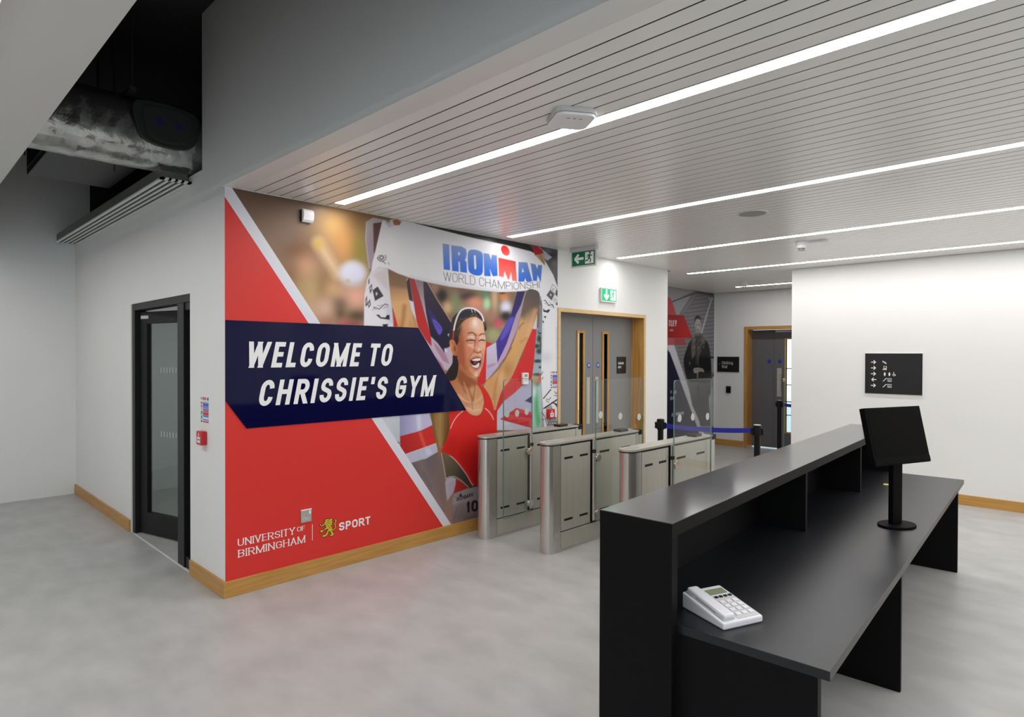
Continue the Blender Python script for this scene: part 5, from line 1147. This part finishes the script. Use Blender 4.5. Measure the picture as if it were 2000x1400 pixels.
# directory sign behind the desk
k = thing('directory_sign', on_right(-1.93, 1.22, 0), 'black directory sign with white arrows and pictograms on the wall behind the desk', 'sign')
MB().prism([(-2.232, 1.222), (-1.62, 1.222), (-1.62, 1.722), (-2.232, 1.722)], on_right, 0, .012).build('edge_tray', 'trim_white', k, smooth=False)
MB().prism([(-2.229, 1.225), (-1.623, 1.225), (-1.623, 1.719), (-2.229, 1.719)], on_right, .012, .018).build('plate', 'sign_black', k, smooth=False)
XP = lambda px: -2.232+(px-1690)*(.333/60); ZP_ = lambda py: 1.722-(py-690)*(.5/78)
sx = lambda x: XP(1670+x/10); sz = lambda y: ZP_(660+y/10)
for y, dr in ((472, 1), (585, 1), (697, 1), (809, -1), (921, 1)):
    mb = MB(); cx = 373 if dr > 0 else 380
    for pl in ([(-42, 0), (38, 0)], [(2, 34), (40, 0), (2, -34)]):
        for q in ribbon([(sx(cx+dr*a), sz(y)+b*.00064) for a, b in pl], .0090): wl = lay(.0185); mb.add([on_right(u, v, wl) for u, v in q], [(0, 1, 2, 3)])
    mb.build('arrow', 'letter', k, smooth=False)
def picto(pls, t, polys=()):
    mb = MB()
    for pl in pls:
        for q in ribbon([(sx(a), sz(b)) for a, b in pl], t): wl = lay(.0185); mb.add([on_right(u, v, wl) for u, v in q], [(0, 1, 2, 3)])
    for p in polys: mb.add([on_right(sx(a), sz(b), .0185) for a, b in p], [tuple(range(len(p)))])
    return mb.build('pictogram', 'letter', k, smooth=False)
picto([[(552, 445), (560, 475), (590, 470), (592, 490), (625, 500)], [(570, 450), (575, 475)], [(592, 460), (596, 482)], [(615, 470), (612, 495)]], .0055)
picto([[(575, 552), (628, 552), (628, 588), (580, 588), (575, 552)]], .005, [[(552, 618), (562, 594), (574, 594), (582, 618)], [(580, 618), (588, 596), (600, 596), (608, 618)], [(606, 618), (612, 594), (624, 594), (632, 618)]])
for x in (594, 684): picto([], .004, [circle(x, 670, 9, n=12), [(x-20, 690), (x-10, 680), (x+10, 680), (x+20, 690), (x+10, 732), (x-10, 732)]])
picto([[(768, 668), (770, 700), (795, 702), (806, 725)], [(762, 690), (748, 708), (760, 728), (782, 726), (790, 712)]], .0052, [circle(767, 662, 7, n=10)])
for y in (809, 921):
    picto([[(560, y+28), (572, y+22), (618, y-26), (632, y-28)]], .0075)
    mb = MB()
    for pl in ([(652, y-30), (724, y-30), (724, y+30), (652, y+30), (652, y-30)],):
        for q in ribbon([(sx(a), sz(b)) for a, b in pl], .0042): wl = lay(.0185); mb.add([on_right(u, v, wl) for u, v in q], [(0, 1, 2, 3)])
    for a, b in ((662, -20), (678, -16), (694, -22), (708, -14), (664, 4), (676, 12), (690, 6), (706, 12), (668, 22), (686, 22), (704, 24)):
        mb.add([on_right(sx(a+da), sz(y+b+db), .0185) for da, db in ((-6, -5), (7, -6), (6, 6), (-5, 5))], [(0, 1, 2, 3)])
    mb.build('pictogram', 'light_grey', k, smooth=False)

# ================================================================== CEILING FITTINGS
k = thing('ceiling_access_point', (-1.867, 2.36, ZC), 'white rounded wireless box on the ceiling against the nearest strip light', 'access point')
cx, cy = -1.885, 2.345
e1 = Vector((.55, .835, 0)).normalized(); e2 = Vector((-e1.y, e1.x, 0))
fa = lambda u, v, w: tuple(Vector((cx, cy, ZC-w))+e1*u+e2*v)
MB().prism(rrect(-.105, .105, -.105, .105, .045, 6), fa, 0, .022).build('base', 'light_grey', k, bevel=.003)
MB().prism(rrect(-.098, .098, -.098, .098, .042, 6), fa, .022, .036).build('cover', 'white_plastic', k, bevel=.006)
mb = MB()
for u in (-.03, .0, .03): mb.prism([(u-.008, -.05), (u+.008, -.05), (u+.008, -.045), (u-.008, -.045)], fa, .036, .0365)
mb.build('status_light', 'black', k, smooth=False)
k = thing('ceiling_speaker', (-2.125, 4.99, ZC), 'round flush ceiling speaker between two strip lights', 'speaker')
MB().lathe((-2.125, 4.99, ZC-.006), [(.118, 0), (.122, .003), (.122, .006)], 40).build('rim', 'trim_white', k)
MB().lathe((-2.125, 4.99, ZC-.0075), [(.102, 0), (.106, .0015), (.106, .003)], 40).build('grille', 'grey_plastic', k)
def detector(x, y, label, plate):
    k = thing('smoke_detector', (x, y, ZC), label, 'smoke detector', 'ceiling smoke detectors')
    MB().lathe((x, y, ZC-.034), [(.052, 0), (.056, .006), (.056, .034)], 32).build('base', 'white_plastic', k)
    MB().lathe((x, y, ZC-.070), [(.040, 0), (.050, .008), (.050, .036)], 32).build('body', 'white_plastic', k)
    mb = MB()
    for q in range(8):
        a = q*math.pi/4; c, s = math.cos(a), math.sin(a)
        mb.obox((x+c*.020-s*-.003, y+s*.020+c*-.003, ZC-.082), (c*.012, s*.012, 0), (-s*.006, c*.006, 0), (0, 0, .014))
    mb.cyl((x, y, ZC-.088), (x, y, ZC-.082), .034, 20)
    mb.build('sensor_cage', 'grey_plastic', k)
    px, py, a, b = plate
    B(px-a, px+a, py-b, py+b, ZC-.022, ZC).build('junction_plate', 'white_plastic', k, bevel=.003)
detector(-2.30, 6.60, 'white smoke detector hanging by the strip light above the desk', (-2.16, 6.66, .085, .04))
detector(-4.22, 9.62, 'white smoke detector on the corridor ceiling before the far doors', (-4.03, 9.66, .09, .04))

# ================================================================== SERVICES ABOVE THE GLAZED DOOR
k = thing('linear_diffuser', (-6.9, 1.58, 2.99), 'long white slot air diffuser hung along the top of the wall', 'air diffuser')
x0, x1, ya, yb, zb = -8.9, -5.045, 1.478, 1.686, 2.99
mb = MB(); sl = .026; gap = (yb-ya-.05-4*sl)/3; ys = [ya+.025+i*(sl+gap) for i in range(4)]
edges = [ya]+[e for y in ys for e in (y, y+sl)]+[yb]
for a, b in zip(edges[0::2], edges[1::2]): mb.box(x0, x1, a, b, zb, zb+.012)
mb.box(x1-.05, x1, ya, yb, zb, zb+.012)
mb.build('face_plate', 'trim_white', k, smooth=False)
for y in ys: B(x0, x1-.065, y, y+sl, zb+.008, zb+.0118).build('slot', 'black', k, smooth=False)
B(x0, x1-.055, ya+.012, yb-.01, zb+.012, zb+.10).build('plenum', mat('galvanised_plenum', (120, 120, 112), 0.5, metal=.5, noise=.1), k, smooth=False)

k = thing('air_duct', (-5.15, 1.2, 3.06), 'foil wrapped air duct with a dark access panel at the upper left', 'air duct')
cx, cz, rx, rz = -5.13, 3.29, .205, .225
mb = MB(); n, mrow = 40, 46; V = []
rnd = random.Random(3)
for j in range(mrow):
    y = .605+(1.80-.605)*j/(mrow-1)
    seam = 1+.035*math.exp(-((y-.95)/.03)**2)+.03*math.exp(-((y-.35)/.03)**2)
    for i in range(n):
        a = 2*math.pi*i/n; ca_, sa_ = math.cos(a), math.sin(a); p = 2.9
        rr = (abs(ca_)**p+abs(sa_)**p)**(-1/p)*seam*(1+.016*rnd.uniform(-1, 1))
        V.append((cx+rx*rr*ca_, y, cz+rz*rr*sa_))
mb.add(V, [(j*n+i, j*n+(i+1) % n, (j+1)*n+(i+1) % n, (j+1)*n+i) for j in range(mrow-1) for i in range(n)])
mb.build('foil_wrap', 'foil', k)
fd = lambda u, v, w: (cx+rx+.004+w, u, v)
p = MB().prism(spline([(1.28, 3.47), (1.66, 3.46), (1.68, 3.30), (1.62, 3.20), (1.48, 3.175), (1.34, 3.20), (1.28, 3.28)], n=4), fd, 0, .028).build('access_panel', 'duct_dark', k, bevel=.006)
MB().prism(spline([(1.33, 3.44), (1.62, 3.44), (1.63, 3.30), (1.58, 3.225), (1.47, 3.205), (1.37, 3.23), (1.33, 3.30)], n=4), fd, .028, .036).build('panel_lid', 'duct_dark', p, bevel=.006)
for u in (1.42, 1.55): MB().prism(circle(u, 3.345, .026, .030, n=20), fd, .036, .038).build('blue_sticker', 'sticker_blue', p, smooth=False)
mb = MB()
for y in (.72, 1.25):
    mb.cyl((cx-rx-.02, y, 3.05), (cx-rx-.02, y, 4.2), .006, 8); mb.cyl((cx+rx+.035, y, 3.52), (cx+rx+.035, y, 4.2), .006, 8)
    mb.box(cx-rx-.04, cx+rx+.05, y-.02, y+.02, 3.515, 3.545)
mb.build('hanger', 'duct_dark', k)
mb = MB(); mb.box(-6.6, -5.5, .9, 1.5, 3.2, 3.7)
k = thing('fan_coil_unit', (-6.05, 1.2, 3.2), 'dark boxed air unit behind the foil duct', 'air unit')
mb.build('casing', 'duct_dark', k, bevel=.01)
for q in (-6.5, -5.6): MB().cyl((q, 1.2, 3.7), (q, 1.2, 4.2), .008, 8).build('hanger_rod', 'duct_dark', k)
B(-6.55, -5.55, .893, .90, 3.25, 3.65).build('inlet_grille', 'black', k, smooth=False)

# ================================================================== RECEPTION DESK
DB = Vector((-1.1195, 1.967, 0)); DD = Vector((-.0557, .9984, 0)).normalized(); DN = Vector((DD.y, -DD.x, 0))   # inner near corner, long and cross directions
def dbox(n0, n1, d0, d1, z0, z1, mb=None): return (mb or MB()).obox(DB+DN*n0+DD*d0+Vector((0, 0, z0)), DN*(n1-n0), DD*(d1-d0), (0, 0, z1-z0))
LD = 3.98
k = thing('reception_desk', tuple(DB+DD*2.0), 'long black reception desk with a raised counter and a lower charcoal worktop', 'desk')
ct = dbox(-.302, 0, 0, LD, 1.05, 1.097).build('counter_top', 'desk_side', k, smooth=False)
dbox(-.302, 0, 0, LD, 1.097, 1.10).build('counter_surface', 'desk', ct, bevel=.0008)
dbox(-.302, 0, 0, .045, 0, 1.05).build('end_panel', 'desk_side', k, bevel=.0015)
dbox(-.302, 0, LD-.045, LD, 0, 1.05).build('end_panel', 'desk_side', k, bevel=.0015)
dbox(-.302, -.262, .045, LD-.045, 0, 1.05).build('front_panel', 'desk_side', k, smooth=False)
for d in (1.60, 2.90): dbox(-.262, -.002, d, d+.03, .727, 1.05).build('shelf_divider', 'desk_side', k, bevel=.0015)
dbox(-.262, .505, .045, LD-.045, .695, .727).build('worktop', 'worktop', k, bevel=.002)
dbox(0.001, .47, .045, .085, 0, .695).build('worktop_leg', 'desk_side', k, bevel=.0015)
dbox(0.001, .47, LD-.085, LD-.045, 0, .695).build('worktop_leg', 'desk_side', k, bevel=.0015)
dbox(.05, .45, 1.60, 1.63, 0, .695).build('worktop_leg', 'desk_side', k, bevel=.0015)
# desk telephone
pc = Vector((-1.118, 2.335, .727))                     # rear right corner on the worktop
eb = Vector((math.cos(math.radians(-112)), math.sin(math.radians(-112)), 0)); ef = Vector((math.cos(math.radians(-22)), math.sin(math.radians(-22)), 0))
k = thing('desk_telephone', tuple(pc+eb*.09+ef*.11), 'white desk telephone with a small grey display on the worktop', 'telephone')
PW, PD = .185, .225
def hz(f): return .060-.036*f/PD                        # wedge: high at the back
def ph(b, f, h): return tuple(pc+eb*b+ef*f+Vector((0, 0, h)))
def wedge(b0, b1, f0, f1, o0, o1):
    return MB().add([ph(b0, f0, hz(f0)+o0) if o0 is not None else ph(b0, f0, 0), ph(b1, f0, hz(f0)+o0) if o0 is not None else ph(b1, f0, 0), ph(b1, f1, hz(f1)+o0) if o0 is not None else ph(b1, f1, 0), ph(b0, f1, hz(f1)+o0) if o0 is not None else ph(b0, f1, 0),
                     ph(b0, f0, hz(f0)+o1), ph(b1, f0, hz(f0)+o1), ph(b1, f1, hz(f1)+o1), ph(b0, f1, hz(f1)+o1)], [(0,3,2,1),(4,5,6,7),(0,1,5,4),(1,2,6,5),(2,3,7,6),(3,0,4,7)])
wedge(0, PW, 0, PD, None, 0).build('body', 'phone', k, bevel=.006)
wedge(.012, .095, .022, .058, 0, .0012).build('display', 'lcd', k, smooth=False)
wedge(.006, .108, .066, .215, 0, .002).build('key_field', 'light_grey', k, bevel=.0008)
for a in range(3):
    for b in range(4): wedge(.016+a*.030, .038+a*.030, .105+b*.026, .122+b*.026, .002, .006).build('key', 'phone', k, bevel=.001)
for a in range(4): wedge(.014+a*.022, .028+a*.022, .074, .084, .002, .005).build('function_key', 'black', k, smooth=False)
hs = wedge(.122, .172, .010, .215, .004, .022).build('handset', 'phone', k, bevel=.010)
wedge(.120, .174, .008, .055, .0, .008).build('earpiece', 'light_grey', hs, bevel=.005)
wedge(.120, .174, .165, .213, .0, .008).build('mouthpiece', 'light_grey', hs, bevel=.005)

# monitor
bl_ = Vector((-.935, 3.826, 1.085)); es_ = Vector((.381, .925, 0)); en_ = Vector((.925, -.381, 0)); tl = math.radians(12.5)
up_ = (Vector((0, 0, 1))*math.cos(tl)-en_*math.sin(tl)); nf = (en_*math.cos(tl)+Vector((0, 0, 1))*math.sin(tl))
MW, MH = .47, .325
mc = bl_+es_*(MW/2); base = Vector((mc.x, mc.y, .727))-en_*.03
k = thing('computer_monitor', tuple(base), 'black switched-off computer monitor on the reception worktop', 'monitor')
def mon(a0, a1, b0, b1, c0, c1): return MB().obox(bl_+es_*a0+up_*b0+nf*c0, es_*(a1-a0), up_*(b1-b0), nf*(c1-c0))
mon(0, MW, 0, MH, -.035, 0).build('casing', 'monitor_black', k, bevel=.004)
mon(.06, MW-.06, .05, MH-.04, -.060, -.035).build('rear_cover', 'monitor_black', k, bevel=.01)
mon(.018, MW-.018, .045, MH-.018, 0, .001).build('screen', 'screen', k, smooth=False)
mon(.004, MW-.004, .006, .038, 0, .003).build('chin', 'monitor_black', k, bevel=.001)
MB().obox(base-es_*.04-en_*.035+Vector((0, 0, .012)), es_*.08, en_*.03, (0, 0, .50)).build('stand_neck', 'monitor_black', k, bevel=.004)
MB().prism([(a*.115, b*.085) for a, b in circle(0, 0, 1, n=28)], lambda u, v, w: tuple(base+es_*u+en_*(v-.01)+Vector((0, 0, w))), 0, .012).build('stand_foot', 'monitor_black', k, bevel=.003)
k = MB().obox(Vector((-1.235, 5.26, .7272)), (.11, .01, 0), (-.006, .05, 0), (0, 0, .003)).build('sticky_note', 'yellow', bevel=.0006, loc=(-1.18, 5.29, .7272))
tag(k, 'strip of yellow notes on the worktop beyond the monitor', 'sticky note')
